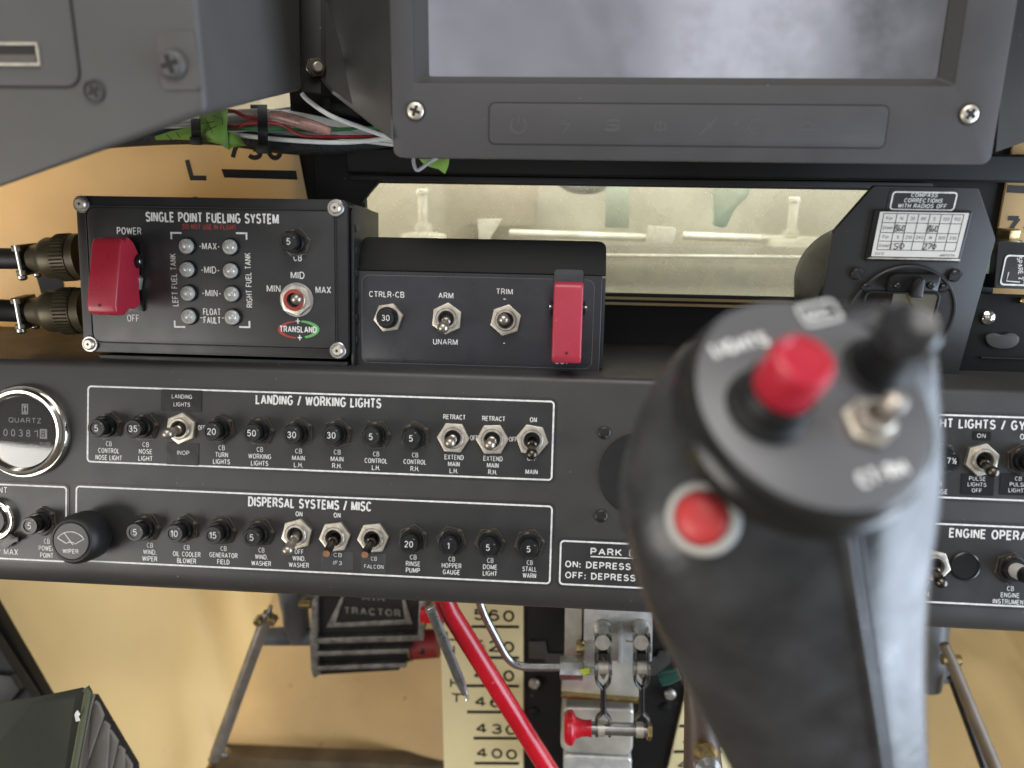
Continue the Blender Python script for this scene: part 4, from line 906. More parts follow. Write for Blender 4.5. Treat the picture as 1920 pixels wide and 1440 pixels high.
# ================================================================== GREY BOX IN THE UPPER CORNER
gb = thing('grey_equipment_box', 'grey plastic equipment box with charging port, cut by the picture corner', 'box', Lb)
fpts = Lb.uvs([(-420, -160), (345, -160), (366, 0), (385, 213), (0, 355), (-420, 512)])
depth_b = .125
# body: front face polygon swept back, with the lower edge rising towards the back
bk = [at(560, -160, .405), at(568, 172, .405)]
fr3 = [Vector((u, v, 0)) for u, v in fpts]
pb0, pb1 = Lb.loc(bk[0]), Lb.loc(bk[1])
backp = [Vector((fr3[0].x, fr3[0].y, pb0.z)), pb0, (pb0 + pb1) / 2, pb1, Lb.loc(at(120, 60, .405)), Lb.loc(at(-300, 60, .405))]
mb = MB(); n = 6
mb.add([tuple(p) for p in fr3] + [tuple(p) for p in backp], [tuple(range(n)), tuple(range(n, 2 * n))[::-1]] + [(i, (i + 1) % n, n + (i + 1) % n, n + i) for i in range(n)])
part('shell', mb, shell_grey, gb, .0035, 3, smooth=40)
gr = Lb.uv(147, 100)[0]; gbm = Lb.uv(60, 165)[1]
grp = R_(-.22, gr, gbm, .06, .0062)
pp = part('port_panel', MB().prism(R_(-.2195, gr - .0006, gbm + .0006, .06, .0058), .0001, .0003), shell_grey, gb, .0001)
part('panel_groove', MB().ring(grp, R_(-.2193, gr - .0009, gbm + .0009, .0591, .0055), .00005, .00045), black_ink, gb)
uq = Lb.uvs([(-20, 80), (73, 80), (73, 124), (-20, 124)])
us = part('charging_port', MB().ring(rrect(uq[0][0], uq[1][0], uq[2][1], uq[0][1], .0004, 2), rrect(uq[0][0] + .0008, uq[1][0] - .0008, uq[2][1] + .0010, uq[0][1] - .0010, .0003, 2), .0003, .0012), nickel_bright, gb)
part('port_cavity', MB().prism(rrect(uq[0][0] + .0006, uq[1][0] - .0006, uq[2][1] + .0008, uq[0][1] - .0008, .0003, 2), .0003, .0006), black_ink, us)
part('port_tongue', MB().prism(rrect(uq[0][0] + .001, uq[1][0] - .0016, uq[2][1] + .0012, uq[2][1] + .0040, .0002, 2), .0006, .0010), usb_inner, us)
u, v = Lb.uv(325, 122); q = part('raised_pad', MB().prism(roundpoly(Lb.uvs([(292, 60), (366, 58), (380, 168), (305, 170)]), .003), .0001, .0006), shell_grey, gb, .0003)
o = screw(gb, (u, v, .0006), .0056, .0026, shell_grey, rot=.3)
u, v = Lb.uv(177, 171); o = screw(gb, (u, v, .0001), .0040, .0006, bezel_grey, rot=.5)
part('screw_rim', MB().ring(circle(0, 0, .0042, 28), circle(0, 0, .0036, 28), .0006, .0009), dark_grey, o)

# ================================================================== WIRE HARNESS
wr = thing('wiring_harness', 'bundle of white and red wires with green tape hanging behind the display', 'wires', origin=at(480, 240, .45))
O_ = at(480, 240, .45)
def wire(pts, m, r=.0011, name='wire', k=8, seg=8):
    return part(name, MB().tube(smoothpath([at(x, y, d) - O_ for x, y, d in pts], k), r, seg), m, wr)
for i in range(9):
    o = i * 5.2; j = random.uniform(-3, 3)
    wire([(260, 232 + o * .7 + j, .45), (400, 214 + o + j, .445 + (i % 3) * .002), (500, 208 + o * 1.05, .443 + (i % 3) * .002), (600, 222 + o * .82, .443), (740, 262 + i * 1.2, .440)], wire_white if i % 4 != 3 else wire_grey, .00115)
for i in range(9):
    wire([(430, 216 + i * 3, .458), (540, 204 + i * 3.4, .455), (600, 186 + i * 4.5, .455), (680, 172 + i * 9, .455), (760, 170 + i * 11, .455)], wire_white if i % 3 else wire_grey, .0011)
wire([(420, 208, .440), (440, 209, .439), (465, 220, .438), (500, 222, .438)], wire_red, .0011)
wire([(420, 236, .438), (445, 238, .437), (462, 231, .436), (520, 231, .436), (560, 252, .436), (600, 257, .435), (722, 256, .435)], wire_red, .0011)
wire([(380, 243, .440), (500, 241, .438), (600, 244, .440), (740, 238, .442)], wire_green, .0010)
wire([(566, 176, .420), (580, 190, .420), (620, 217, .420), (680, 240, .424), (735, 260, .428)], wire_white, .0013)
wire([(420, 250, .436), (520, 261, .434), (620, 267, .432), (690, 264, .432), (735, 257, .434)], wire_white, .0013)
wire([(180, 262, .452), (320, 254, .452), (420, 256, .450), (520, 270, .446), (620, 274, .446), (760, 262, .448)], sleeve, .0052, 'braided_sleeve', 8, 14)
wire([(620, 206, .452), (680, 214, .450), (760, 240, .450)], sleeve, .0042, 'braided_sleeve', 8, 14)
def at_local(pts): return [at(x, y, d) - O_ for x, y, d in pts]
# green tape wraps
def wrap(pts, m, name, rr, flat=.45, seg=16): return part(name, MB().tube(smoothpath(at_local(pts), 6), rr, seg, True, flat), m, wr)
tp = MB()
def sheet(pts_rows, m, name, th=.0005):
    rows = [[at(*p) - O_ for p in r] for r in pts_rows]; mb = MB(); nr, nc = len(rows), len(rows[0]); vs = [p for r in rows for p in r]
    off = CB * -th; vs2 = [p + off for p in vs]; N_ = len(vs); fs = []
    for i in range(nr - 1):
        for j in range(nc - 1):
            a = i * nc + j; fs += [(a, a + 1, a + nc + 1, a + nc), (N_ + a, N_ + a + nc, N_ + a + nc + 1, N_ + a + 1)]
    edge = [(i * nc, (i + 1) * nc) for i in range(nr - 1)] + [(j + 1, j) for j in range(nc - 1)] + [((i + 1) * nc + nc - 1, i * nc + nc - 1) for i in range(nr - 1)] + [((nr - 1) * nc + j, (nr - 1) * nc + j + 1) for j in range(nc - 1)]
    for a, b in edge: fs.append((a, b, N_ + b, N_ + a))
    mb.add(vs + vs2, fs); return part(name, mb, m, wr, smooth=60)
sheet([[(374, 212, .438), (395, 206, .436), (412, 204, .434), (427, 203, .437)],
       [(372, 234, .434), (392, 228, .430), (410, 224, .428), (426, 222, .431)],
       [(372, 252, .433), (392, 250, .428), (410, 247, .427), (425, 244, .430)],
       [(376, 263, .436), (395, 266, .432), (412, 270, .431), (430, 282, .434)]], tape_green, 'green_tape')
sheet([[(290, 256, .446), (320, 246, .443), (350, 240, .440), (378, 238, .438)], [(292, 262, .445), (322, 256, .441), (352, 252, .438), (380, 252, .437)], [(300, 262, .446), (330, 261, .443), (356, 262, .441), (382, 264, .440)]], tape_green, 'green_tape')
sheet([[(424, 246, .433), (436, 250, .432), (448, 256, .433)], [(426, 264, .433), (442, 266, .431), (462, 273, .433)], [(428, 280, .435), (436, 276, .434), (446, 274, .435)]], tape_green, 'green_tape')
for pts in ([(385, 222), (398, 248)], [(378, 232), (402, 228)], [(390, 244), (406, 236)], [(400, 218), (416, 222), (418, 234)], [(380, 256), (396, 262)], [(312, 252), (322, 262)], [(330, 248), (338, 258)]):
    part('pen_mark', MB().tube([at(x, y, .4255) - O_ for x, y in pts], .00022, 5), black_ink, wr)
def ziptie(x, y0_, y1_, w, d, dd, tail=None):
    rows = []
    for i in range(7):
        t = i / 6; yy = y0_ + (y1_ - y0_) * t; q = d - dd * math.sin(math.pi * t); rows.append([(x - w / 2 + 2 * t, yy, q), (x + w / 2 + 2 * t, yy, q)])
    o = sheet(rows, rubber, 'cable_tie', .0010); return o
ziptie(366, 222, 268, 17, .436, .010); ziptie(491, 196, 284, 18, .440, .018); ziptie(476, 196, 220, 14, .449, .003); ziptie(612, 180, 214, 12, .450, .004)
part('tie_head', MB().box((0, 0, 0), (.0070, .0058, .0045)), rubber, wr, .0008, loc=at(494, 280, .430) - O_)
part('tie_head', MB().box((0, 0, 0), (.0058, .0042, .0045)), rubber, wr, .0008, loc=at(368, 264, .430) - O_)
part('crimp_splice', MB().tube(at_local([(508, 215, .428), (525, 218, .427), (562, 229, .426), (600, 241, .427), (620, 246, .428)]), [.0022, .0032, .0034, .0031, .0021], 14), splice_pink, wr)
part('crimp_barrel', MB().tube(at_local([(528, 219, .427), (545, 224, .4265), (548, 225, .4265), (566, 230, .426), (569, 231, .426), (590, 238, .427)]), [.0021, .0022, .0015, .0022, .0016, .0020], 12), nickel_bright, wr)
def hang_sheet():
    t = thing('green_tape_scrap', 'torn scrap of green tape hanging under the display edge', 'tape', origin=at(815, 310, .40))
    base = at(815, 310, .40); mb = MB()
    pts = [at(x, y, d) - base for x, y, d in ((786, 298, .385), (842, 298, .385), (840, 312, .383), (834, 326, .384), (822, 317, .386), (806, 313, .387), (795, 308, .387))]
    n = len(pts); b2 = [p + Vector((0, .0006, 0)) for p in pts]
    mb.add(pts + b2, [tuple(range(n)), tuple(range(n, 2 * n))[::-1]] + [(i, (i + 1) % n, n + (i + 1) % n, n + i) for i in range(n)])
    part('tape_piece', mb, tape_green, t)
    part('wire_loop', MB().tube(smoothpath([at(x, y, .380) - base for x, y in ((775, 292), (776, 308), (782, 319), (792, 314), (805, 304), (820, 296))]), .0009, 8), wire_grey, t)
hang_sheet()
# ================================================================== COMPASS PLATE
cp = thing('compass_mount', 'black angular plate carrying the compass and its correction card', 'compass', K)
kp_ = K.uvs([(1639, 349), (1835, 353), (1867, 448), (1790, 724), (1506, 716), (1545, 542), (1563, 435)])
part('mounting_plate', MB().prism(roundpoly(kp_, .0012, 3), -.0030, 0), mat('compass_plate_black', (.019, .0185, .018), .48, bump=(1800, .12, .0002), var=(40, .12), dust=(260, .77, .6)), cp, .0005)
ku, kv = K.uv(1688, 590); kr = 101 * K.mm(1688, 590)
part('compass_case', MB().lathe([(kr * 1.12, -.060), (kr * 1.30, -.040), (kr * 1.30, -.010), (kr * 1.26, -.0032), (kr * .9, -.0032)], (ku - .0085, kv + .002, 0), 56), box_black, cp)
cf = part('compass_face', MB().lathe([(kr, .0002), (kr, .0014), (kr - .0006, .0020), (kr - .0014, .0020), (kr - .0018, .0010), (0, .0010)], seg=72), box_black, cp, loc=(ku, kv, 0), label='round compass face with a rectangular dial opening')
kz = lambda x, y: (K.uv(x, y)[0] - ku, K.uv(x, y)[1] - kv)
dq = [kz(*p) for p in ((1622, 547), (1753, 547), (1748, 606), (1612, 606))]
dx0, dx1 = (dq[0][0] + dq[3][0]) / 2, (dq[1][0] + dq[2][0]) / 2; dy1, dy0 = dq[0][1], dq[2][1] - .004
part('dial_surround', MB().ring(rrect(dx0 - .0012, dx1 + .0012, dy0 - .0012, dy1 + .0012, .0030), rrect(dx0, dx1, dy0, dy1, .0022), .0008, .0022), black_plastic, cf, .0002)
mid = dx0 + (dx1 - dx0) * .38
part('dial_card', MB().prism(rrect(dx0 + .0001, mid, dy0, dy1, .001, 3), .0009, .0012), drum_black, cf)
part('dial_card', MB().prism(rrect(mid + .0001, dx1, dy0, dy1, .001, 3), .0009, .00125), compass_pale, cf)
o = link('lettering', text_mesh('12', white_ink, .0042, .0062, .004), cf, (dx0 + .0072, dy1 - .0072, .0014))
part('lubber_line', MB().tube(smoothpath([(mid + .0062, dy1, .0013), (mid + .0085, dy1 - .004, .0013), (mid + .0120, dy1 - .008, .0013)]), .0005, 6), yellow, cf)
part('dial_glass', MB().prism(rrect(dx0, dx1, dy0, dy1, .0022), .0017, .0020), glass, cf)
a, b = kz(1663, 508), kz(1750, 542)
part('adjuster_block', MB().prism(roundpoly([(a[0], b[1]), (b[0], b[1]), (b[0], a[1] - .001), (b[0] - .004, a[1]), (a[0] + .003, a[1]), (a[0], a[1] - .002)], .0008), .0011, .0050), black_plastic, cf, .0006)
cx_, cy_ = kz(1710, 527)
part('adjuster_key', MB().prism(roundpoly([(cx_ - .0030, cy_ - .0058), (cx_ + .0030, cy_ - .0058), (cx_ + .0020, cy_ + .0040), (cx_ - .0020, cy_ + .0040)], .0010), .0050, .0092), black_plastic, cf, .0008)
for x, y in ((1676, 530), (1737, 530)):
    q = kz(x, y); part('adjuster_stud', MB().lathe([(.0017, .0050), (.0017, .0058), (.0012, .0062), (0, .0062)], (q[0], q[1], 0), 18), black_plastic, cf)
for x, y in ((1621, 538), (1767, 539), (1745, 652)):
    q = kz(x, y); screw(cf, (q[0], q[1], .0010), .0023, .0012, black_plastic, 'slot', rot=random.random() * 3)
for x, y in ((1605, 512), (1789, 516), (1746, 677), (1560, 672)):
    u, v = K.uv(x, y); screw(cp, (u, v, .0001), .0033, .0020, black_metal, 'slot', rot=random.random() * 3)
text(cp, K, '0', 1726, 671, 12, 9, None, .0005)
q = K.uvs([(1672, 358), (1795, 360), (1789, 396), (1668, 393)])
pq = ((q[0][0] + q[3][0]) / 2, (q[1][0] + q[2][0]) / 2, (q[2][1] + q[3][1]) / 2, (q[0][1] + q[1][1]) / 2)
po = part('placard', MB().prism(rrect(pq[0] - .0012, pq[1] + .0012, pq[2] - .001, pq[3] + .001, .0024), .0001, .0003), placard_black, cp)
border(po, *pq, .0018, .0007, .0003, .00045)
text(po, K, 'COMPASS\nCORRECTIONS\nWITH RADIOS OFF', 1731, 376, 8.4, 92, None, .0006, bold=.022, line=1.25, shear=.1)
q = K.uvs([(1648, 395), (1815, 398), (1792, 482), (1623, 478)])
h0, h1, h2, h3 = (q[0][0] + q[3][0]) / 2, (q[1][0] + q[2][0]) / 2, (q[2][1] + q[3][1]) / 2, (q[0][1] + q[1][1]) / 2
hd = part('card_holder', MB().prism(rrect(h0 - .0016, h1 + .0016, h2 - .0026, h3 + .0006, .0006), .0001, .0016), black_plastic, cp, .0004, label='slotted holder with the printed compass correction card')
cd_ = part('correction_card', MB().prism(rrect(h0 + .0010, h1, h2, h3, .0003, 2), .0017, .0019), card_white, hd)
gx = [h0 + .0030 + (h1 - h0 - .0052) * t for t in (0, .165, .305, .44, .58, .72, .86, 1)]; gy = [h3 - .0008 - (h3 - h2 - .0042) * t for t in (0, .25, .52, .76, 1)]
lw = .00012
gl = MB()
for x in gx: gl.box((x, (gy[0] + gy[4]) / 2, .00198), (lw * 2, gy[0] - gy[4], .00006))
for y in gy: gl.box(((gx[0] + gx[7]) / 2, y, .00202), (gx[7] - gx[0], lw * 2, .00006))
part('printed_grid', gl, black_ink, cd_)
for r_, row in ((0, ['For', 'N', '30', '60', 'E', '120', '150']), (1, ['Steer']), (2, ['For', 'S', '210', '240', 'W', '300', '330']), (3, ['Steer'])):
    for i, s in enumerate(row):
        me = text_mesh(s, pen_ink, .0016, None, .0); link('lettering', me, cd_, ((gx[i] + gx[i + 1]) / 2, (gy[r_] + gy[r_ + 1]) / 2, .0021))
for s, x, y in (('DATE', h0 + .0048, h2 + .0014), ('AIRPATH', h1 - .0056, h2 + .0012)):
    link('lettering', text_mesh(s, pen_ink, .0013, None, 0), cd_, (x, y, .0021))
def scrawl(x, y, w, h, pts): 
    part('handwriting', MB().tube(smoothpath([(x + a * w, y + b * h, .0021) for a, b in pts], 5), .00016, 5), pen_ink, cd_)
for (ci, ri) in ((1, 1), (4, 1), (1, 3), (4, 3)):
    x, y = gx[ci] + .0002, gy[ri + 1] + .0004; h = gy[ri] - gy[ri + 1] - .001
    if (ci, ri) == (1, 3): L__ = [[(0, 0), (0, 1)], [(.85, .9), (.4, .8), (.5, .5), (.85, .3), (.6, 0), (.35, .1)], [(1.0, .5), (1.2, .95), (1.5, .5), (1.2, .05), (1.0, .5)]]
    elif (ci, ri) == (4, 3): L__ = [[(0, .8), (.3, .95), (.3, .5), (0, .05), (.45, .1)], [(.5, .9), (.9, .9), (.6, .1)], [(1.0, .5), (1.2, .9), (1.4, .5), (1.2, .1), (1.0, .5)]]
    else: L__ = [[(0, .1), (.1, .8), (.3, .9), (.2, .5), (.35, .2), (.1, 0)], [(.55, .9), (.4, .3), (.6, .1), (.7, .4), (.45, .35)], [(.85, .2), (.9, .8), (1.15, .7), (1.1, .2), (.85, .15)]]
    for p in L__: scrawl(x, y, .0042, h, p)
part('holder_lip', MB().prism([(h0 - .0010, h2 - .0012), (h1 + .0010, h2 - .0012), (h1 + .0004, h2 - .0004), (h0 + .0002, h2 - .0004)], .0016, .0024), nickel, hd, .0001)

# ================================================================== RIGHT-HAND BLACK BOX AND BRACKET
Q = Frame(1900, 500, .395, 5)
rb = thing('spare_switch_box', 'small black box marked SPARE 2 at the right picture edge', 'box', Q)
bx = Q.uvs([(1872, 452), (2080, 462), (2072, 548), (1864, 540)])
part('enclosure', MB().prism(roundpoly(bx, .001), -.035, 0), box_black, rb, .0008)
pb = Q.uvs([(1884, 477), (2060, 484), (2054, 541), (1872, 535)])
po = part('placard', MB().prism(roundpoly(pb, .002), .0001, .0003), placard_black, rb)
c_ = Vector((sum(p[0] for p in pb) / 4, sum(p[1] for p in pb) / 4))
sh1 = [tuple(Vector(p) + (c_ - Vector(p)).normalized() * .0003) for p in pb]; sh2 = [tuple(Vector(p) + Vector(((.0009 if p[0] < c_.x else -.0009), (.0009 if p[1] < c_.y else -.0009)))) for p in pb]
part('border_line', MB().ring(roundpoly(sh1, .0022), roundpoly(sh2, .0020), .0003, .00042), white_line, po)
text(po, Q, 'SPARE 2', 1913, 503, 9.5, 44, None, .0005, rot=-78, bold=.012)
text(po, Q, 'SPARE 1', 1948, 528, 10, 60, None, .0005, bold=.012)
part('bracket_mark', MB().tube([Q.p3(1891, 510, .0004), Q.p3(1887, 527, .0004), Q.p3(1912, 529, .0004)], .0003, 5), white_line, po)
bt = part('hex_bolt', MB().prism(circle(0, 0, .0058, 6, .2), 0, .0055), brass, rb, .0007, loc=(Q.uv(1908, 449)[0], Q.uv(1908, 449)[1], -.010), rot=(rad(-82), 0, 0))
part('washer', MB().lathe([(.0072, -.0012), (.0072, 0), (.0058, .0002)], seg=28), steel, bt)
rk = thing('black_side_bracket', 'black bracket with a domed screw beside the compass plate', 'bracket', Frame(1850, 620, .41, 3))
Rk = Frame(1850, 620, .41, 3)
part('bracket_plate', MB().prism(Rk.uvs([(1790, 548), (2100, 560), (2100, 745), (1760, 728)]), -.003, 0), flap_black, rk, .0006)
part('upper_flange', MB().prism(Rk.uvs([(1830, 470), (1876, 472), (1868, 552), (1815, 550)]), -.006, -.0031), black_wall, rk, .0005)
u, v = Rk.uv(1851, 595); part('domed_screw', MB().lathe([(.0039, 0), (.0036, .0014), (.0024, .0024), (.0010, .0029), (0, .003)], (u, v, 0), 24), chrome, rk)
part('wing_boss', MB().prism(roundpoly(Rk.uvs([(1843, 628), (1860, 622), (1876, 628), (1893, 622), (1909, 630), (1905, 645), (1890, 653), (1864, 653), (1848, 645)]), .003), 0, .0022), panel_black, rk, .0007)
part('ledge_strip', MB().prism(Rk.uvs([(1836, 668), (2100, 676), (2100, 679), (1836, 671)]), 0, .002), box_black, rk, .0004)
part('small_pin', MB().lathe([(.0016, 0), (.0016, .003), (.001, .0036), (0, .0036)], (Rk.uv(1913, 563)[0], Rk.uv(1913, 563)[1], 0), 14), brass, rk)
u, v = Rk.uv(1857, 492); part('disc_edge', MB().lathe([(.0060, -.006), (.0060, -.003), (.004, -.0026), (0, -.0026)], (u, v, .0042), 28), hop_green, rk)
lt = part('pale_trim_strip', MB().prism(D.uvs([(1866, 250), (1905, 223), (2060, 222), (2060, 258), (1920, 255)], -.06), -.075, -.06), grey_trim, None, .002); lt.matrix_world = D.M
lt['label'] = 'pale grey trim strip at the picture edge beside the display'; lt['category'] = 'trim'

# ================================================================== BELOW THE PANEL
def wthing(name, label, cat, F_): return thing(name, label, cat, F_)
# curved lower hopper wall: one sheet with a rounded ridge and a recess behind the pedal
Wl = Frame(400, 1250, .70, 0)
lw_ = thing('lower_hopper_wall', 'tan fibreglass lower hopper wall bulging beneath the panel', 'wall', Wl, kind='structure')
def sheet_wall(px0, px1, py0, py1, fn, nx, ny, m, name):
    vs = []; fs = []
    for j in range(ny + 1):
        for i in range(nx + 1):
            y = py0 + (py1 - py0) * j / ny; xa = px0(y) if callable(px0) else px0; xb = px1(y) if callable(px1) else px1; x = xa + (xb - xa) * i / nx
            n_ = fn(x, y); u, v = Wl.uv(x, y, n_); vs.append((u, v, n_))
    for j in range(ny):
        for i in range(nx): a = j * (nx + 1) + i; fs.append((a, a + nx + 1, a + nx + 2, a + 1))
    return part(name, MB().add(vs, fs), m, lw_, smooth=80)
def sst(a, b, x): t = max(0, min(1, (x - a) / (b - a))); return t * t * (3 - 2 * t)
def bulge(x, y):
    edge = 330 + (y - 1100) * .28            # ridge line leans to the right going down
    return .055 * sst(edge + 150, edge - 260, x) - .040 * sst(edge + 20, edge + 130, x) + .02 * sst(1250, 1450, y) * (1 if x < edge else .3)
sheet_wall(-500, lambda y: 500 - (y - 1148) * .366, 980, 1640, bulge, 60, 30, tan_low, 'left_bulge')
def recess(x, y): return -.050 + .030 * sst(640, 860, x) + .008 * sst(560, 420, x)
sheet_wall(lambda y: 494 - (y - 1148) * .366, 905, 980, 1640, recess, 40, 20, tan_rose, 'centre_recess')
def rightw(x, y): return -.010 + .10 * sst(1780 + (y - 1200) * .45, 2000 + (y - 1200) * .45, x) - .03 * sst(1850, 1700, x)
sheet_wall(1560, 2500, 980, 1640, rightw, 50, 20, tan_low, 'right_bulge')
# gauge strips and black centre panel
gs = thing('lower_gauge_strip', 'cream hopper gauge strip reading 560 down to 400 beside the red tube', 'gauge', Sx)
sp = Sx.uvs([(822, 1080), (981, 1080), (981, 1560), (835, 1560), (830, 1350)])
part('strip', MB().prism(sp, -.003, 0), cream, gs, .0005)
SN = .0004
for s, x, y in (('560', 926, 1154), ('520', 926, 1212), ('490', 926, 1266), ('460', 928, 1317), ('430', 930, 1367), ('400', 931, 1413)):
    text(gs, Sx, s, x, y, 24 if y < 1300 else 22, 76, black_ink, SN, bold=.02)
for x0_, y in ((884, 1175), (886, 1233), (872, 1286), (876, 1335), (888, 1384), (890, 1431)):
    part('gauge_bar', MB().prism(Sx.uvs([(x0_, y - 3), (973, y - 2.5), (973, y + 2.5), (x0_, y + 2)]), .0002, SN), black_ink, gs)
for s, x, y in (('F', 838, 1165), ('L', 846, 1192), ('I', 851, 1219), ('G', 852, 1250), ('H', 854, 1281), ('T', 856, 1309)):
    text(gs, Sx, s, x, y, 20, 20 if s != 'I' else 5, black_ink, SN, bold=.015)
cpn = thing('centre_panel', 'flat black panel between the two cream gauge strips', 'panel', Sx)
part('panel_face', MB().prism(Sx.uvs([(983, 1080), (1330, 1080), (1258, 1560), (983, 1560)]), -.006, -.003), black_wall, cpn, .0005)
for x, y in ((998, 1212), (1000, 1338), (1250, 1330)):
    u, v = Sx.uv(x, y); part('rivet', MB().lathe([(.0042, -.003), (.0036, -.0015), (.002, -.001), (0, -.001)], (u, v, 0), 18), black_wall, cpn)
gs2 = thing('right_gauge_strip', 'cream gauge strip half hidden by the lower part of the control grip', 'gauge', Sx)
part('strip', MB().prism(Sx.uvs([(1300, 1240), (1440, 1240), (1380, 1560), (1225, 1560)]), -.003, 0), cream, gs2, .0005)
for s, x, y in (('460', 1330, 1342), ('430', 1318, 1392), ('400', 1308, 1436)):
    text(gs2, Sx, s, x, y, 20, 76, black_ink, SN, bold=.02)
for x0_, y in ((1283, 1311), (1274, 1361), (1264, 1409)):
    part('gauge_bar', MB().prism(Sx.uvs([(x0_, y - 2.5), (x0_ + 90, y - 2.5), (x0_ + 88, y + 2.5), (x0_ - 1, y + 2.5)]), .0002, SN), black_ink, gs2)
# floor
fl_ = part('floor', MB().prism([(-2.0, -1.0), (2.0, -1.0), (2.0, 1.2), (-2.0, 1.2)], -.02, 0), floor_brown, None); fl_.location = (0, .2, at(330, 1520, .76).z); fl_['kind'] = 'structure'
fz = fl_.location.z
fe = part('edge_flange', MB().prism(G.uvs([(225, 1412), (640, 1430), (835, 1438), (835, 1600), (640, 1600), (225, 1600)], -.07), -.09, -.07), mat('brown_edge', (.10, .075, .045), .7, bump=(200, .6, .002), var=(25, .5)), None, .002); fe.matrix_world = G.M  # dark brown mottled band at the foot of the wall
fe['label'] = 'dark brown flange along the foot of the tan wall'; fe['category'] = 'flange'

# ---- left rudder pedal
pd = thing('rudder_pedal', 'ribbed black cast rudder pedal lettered TRACTOR hanging below the panel', 'pedal', G)
part('pedal_body', MB().prism(roundpoly(G.uvs([(592, 1120), (801, 1120), (796, 1184), (772, 1190), (768, 1240), (758, 1248), (592, 1258)]), .002), -.030, 0), cast_black, pd, .002, 3)
part('side_cheek', MB().prism(roundpoly(G.uvs([(588, 1120), (598, 1120), (599, 1250), (605, 1258), (592, 1266), (586, 1250), (584, 1190)]), .001), -.032, .004), cast_bare, pd, .001)
for k_, (ya, yb, xa, xb) in enumerate(((1189, 1199, 595, 796), (1214, 1222, 595, 770), (1241, 1249, 597, 764))):
    part('tread_rib', MB().prism(roundpoly(G.uvs([(xa, ya + 1), (xb, ya - 5), (xb, yb - 5), (xa, yb + 1)]), .0008), 0, .0055), cast_bare, pd, .0012)
part('tread_rib', MB().prism(roundpoly(G.uvs([(597, 1256), (752, 1248), (750, 1252), (600, 1261)]), .0006), 0, .003), cast_black, pd, .0008)
def frame_quad(o_, i_, m, n0, n1, parent, name): part(name, MB().ring(G.uvs(o_), G.uvs(i_), n0, n1), m, parent, .0004)
frame_quad([(645, 1110), (757, 1110), (774, 1168), (612, 1175)], [(650, 1106), (752, 1106), (760, 1160), (630, 1166)], cast_bare, 0, .0016, pd, 'badge_frame')
text(pd, G, 'TRACTOR', 698, 1147, 15, 106, cast_bare, .0012, bold=.03, track=1.15)
text(pd, G, 'AIR', 700, 1120, 14, 44, cast_bare, .0012, bold=.03, track=1.15)
part('red_spindle', MB().tube([G.p3(768, 1209, -.012), G.p3(822, 1206, -.012)], [.0118, .0112], 24), mat('faded_red', (.26, .02, .02), .5), pd)
part('spindle_washer', MB().tube([G.p3(770, 1209, -.012), G.p3(774, 1209, -.012)], .0130, 24), brass, pd)
part('spindle_bolt', MB().lathe([(.0030, 0), (.0030, .003), (.002, .0036), (0, .0036)], (G.uv(791, 1223)[0], G.uv(791, 1223)[1], -.004), 14), black_metal, pd)
part('pedal_bracket', MB().prism(G.uvs([(789, 1120), (800, 1120), (795, 1186), (786, 1188)]), 0, .006), cast_bare, pd, .0006)
part('fork_tube', MB().tube([G.p3(490, 1193, -.02), G.p3(596, 1193, -.02)], .0075, 24), grey_paint, pd)
part('fork_arm', MB().tube(smoothpath([G.p3(545, 1090, -.02), G.p3(553, 1140, -.02), G.p3(558, 1180, -.02), G.p3(566, 1194, -.02)]), [.0115] * 6 + [.0108] * 6 + [.0098] * 6 + [.0085], 24), grey_paint, pd)
part('fork_web', MB().prism(roundpoly(G.uvs([(556, 1128), (640, 1128), (636, 1142), (590, 1146), (575, 1140)]), .002), -.012, -.006), grey_paint, pd, .001)
u, v = G.uv(573, 1133); part('pivot_bolt', MB().tube([G.p3(562, 1133, .0), G.p3(584, 1133, .0)], .0034, 12), brass, pd)
# push rod
rd = thing('pedal_push_rod', 'slanting bronze-grey push rod left of the TRACTOR pedal', 'rod', G)
a, b = G.p3(503, 1148, .004), G.p3(402, 1424, .010)
part('tube', MB().tube([a, a + (b - a) * .06, a + (b - a) * .94, b], [.0038, .0048, .0052, .0042], 20), bronze, rd)
part('upper_tang', MB().tube([G.p3(508, 1136, .002), a], [.0034, .0042], 12, flat=.5), bronze, rd)
for x, y in ((485, 1164), (511, 1163), (423, 1414), (400, 1421)):
    q = G.p3(x, y, .008); part('end_bolt', MB().lathe([(.0034, -.004), (.0034, .003), (.002, .004), (0, .004)], tuple(q), 14), brass if x > 450 else steel, rd)
part('cross_pin', MB().tube([G.p3(484, 1164, .004), G.p3(512, 1163, .004)], .0022, 10), brass, rd)
part('lower_fork', MB().tube([G.p3(408, 1412, .008), G.p3(380, 1470, .010)], [.0050, .0060], 12, flat=.6), brass, rd)
# right pedal remnants
pr2 = thing('right_pedal_fork', 'grey pedal fork with a slanting tan push rod right of the grip', 'pedal', G)
part('fork_arm', MB().tube([G.p3(1750, 1150, -.02), G.p3(1742, 1215, -.02), G.p3(1735, 1285, -.02)], [.012, .013, .012], 24), grey_paint, pr2)
part('fork_tube', MB().tube([G.p3(1690, 1262, -.03), G.p3(1786, 1258, -.03)], .0095, 20), grey_paint, pr2)
part('push_rod', MB().tube([G.p3(1770, 1207, .0), G.p3(1786, 1245, .004), G.p3(1870, 1450, .02)], [.0036, .0044, .0050], 20), bronze_tan, pr2)
part('dark_link', MB().tube([G.p3(1784, 1270, -.004), G.p3(1846, 1440, .006)], .0032, 10), black_metal, pr2)
part('end_bolt', MB().tube([G.p3(1766, 1236, .002), G.p3(1800, 1238, .002)], .0040, 12), brass, pr2)
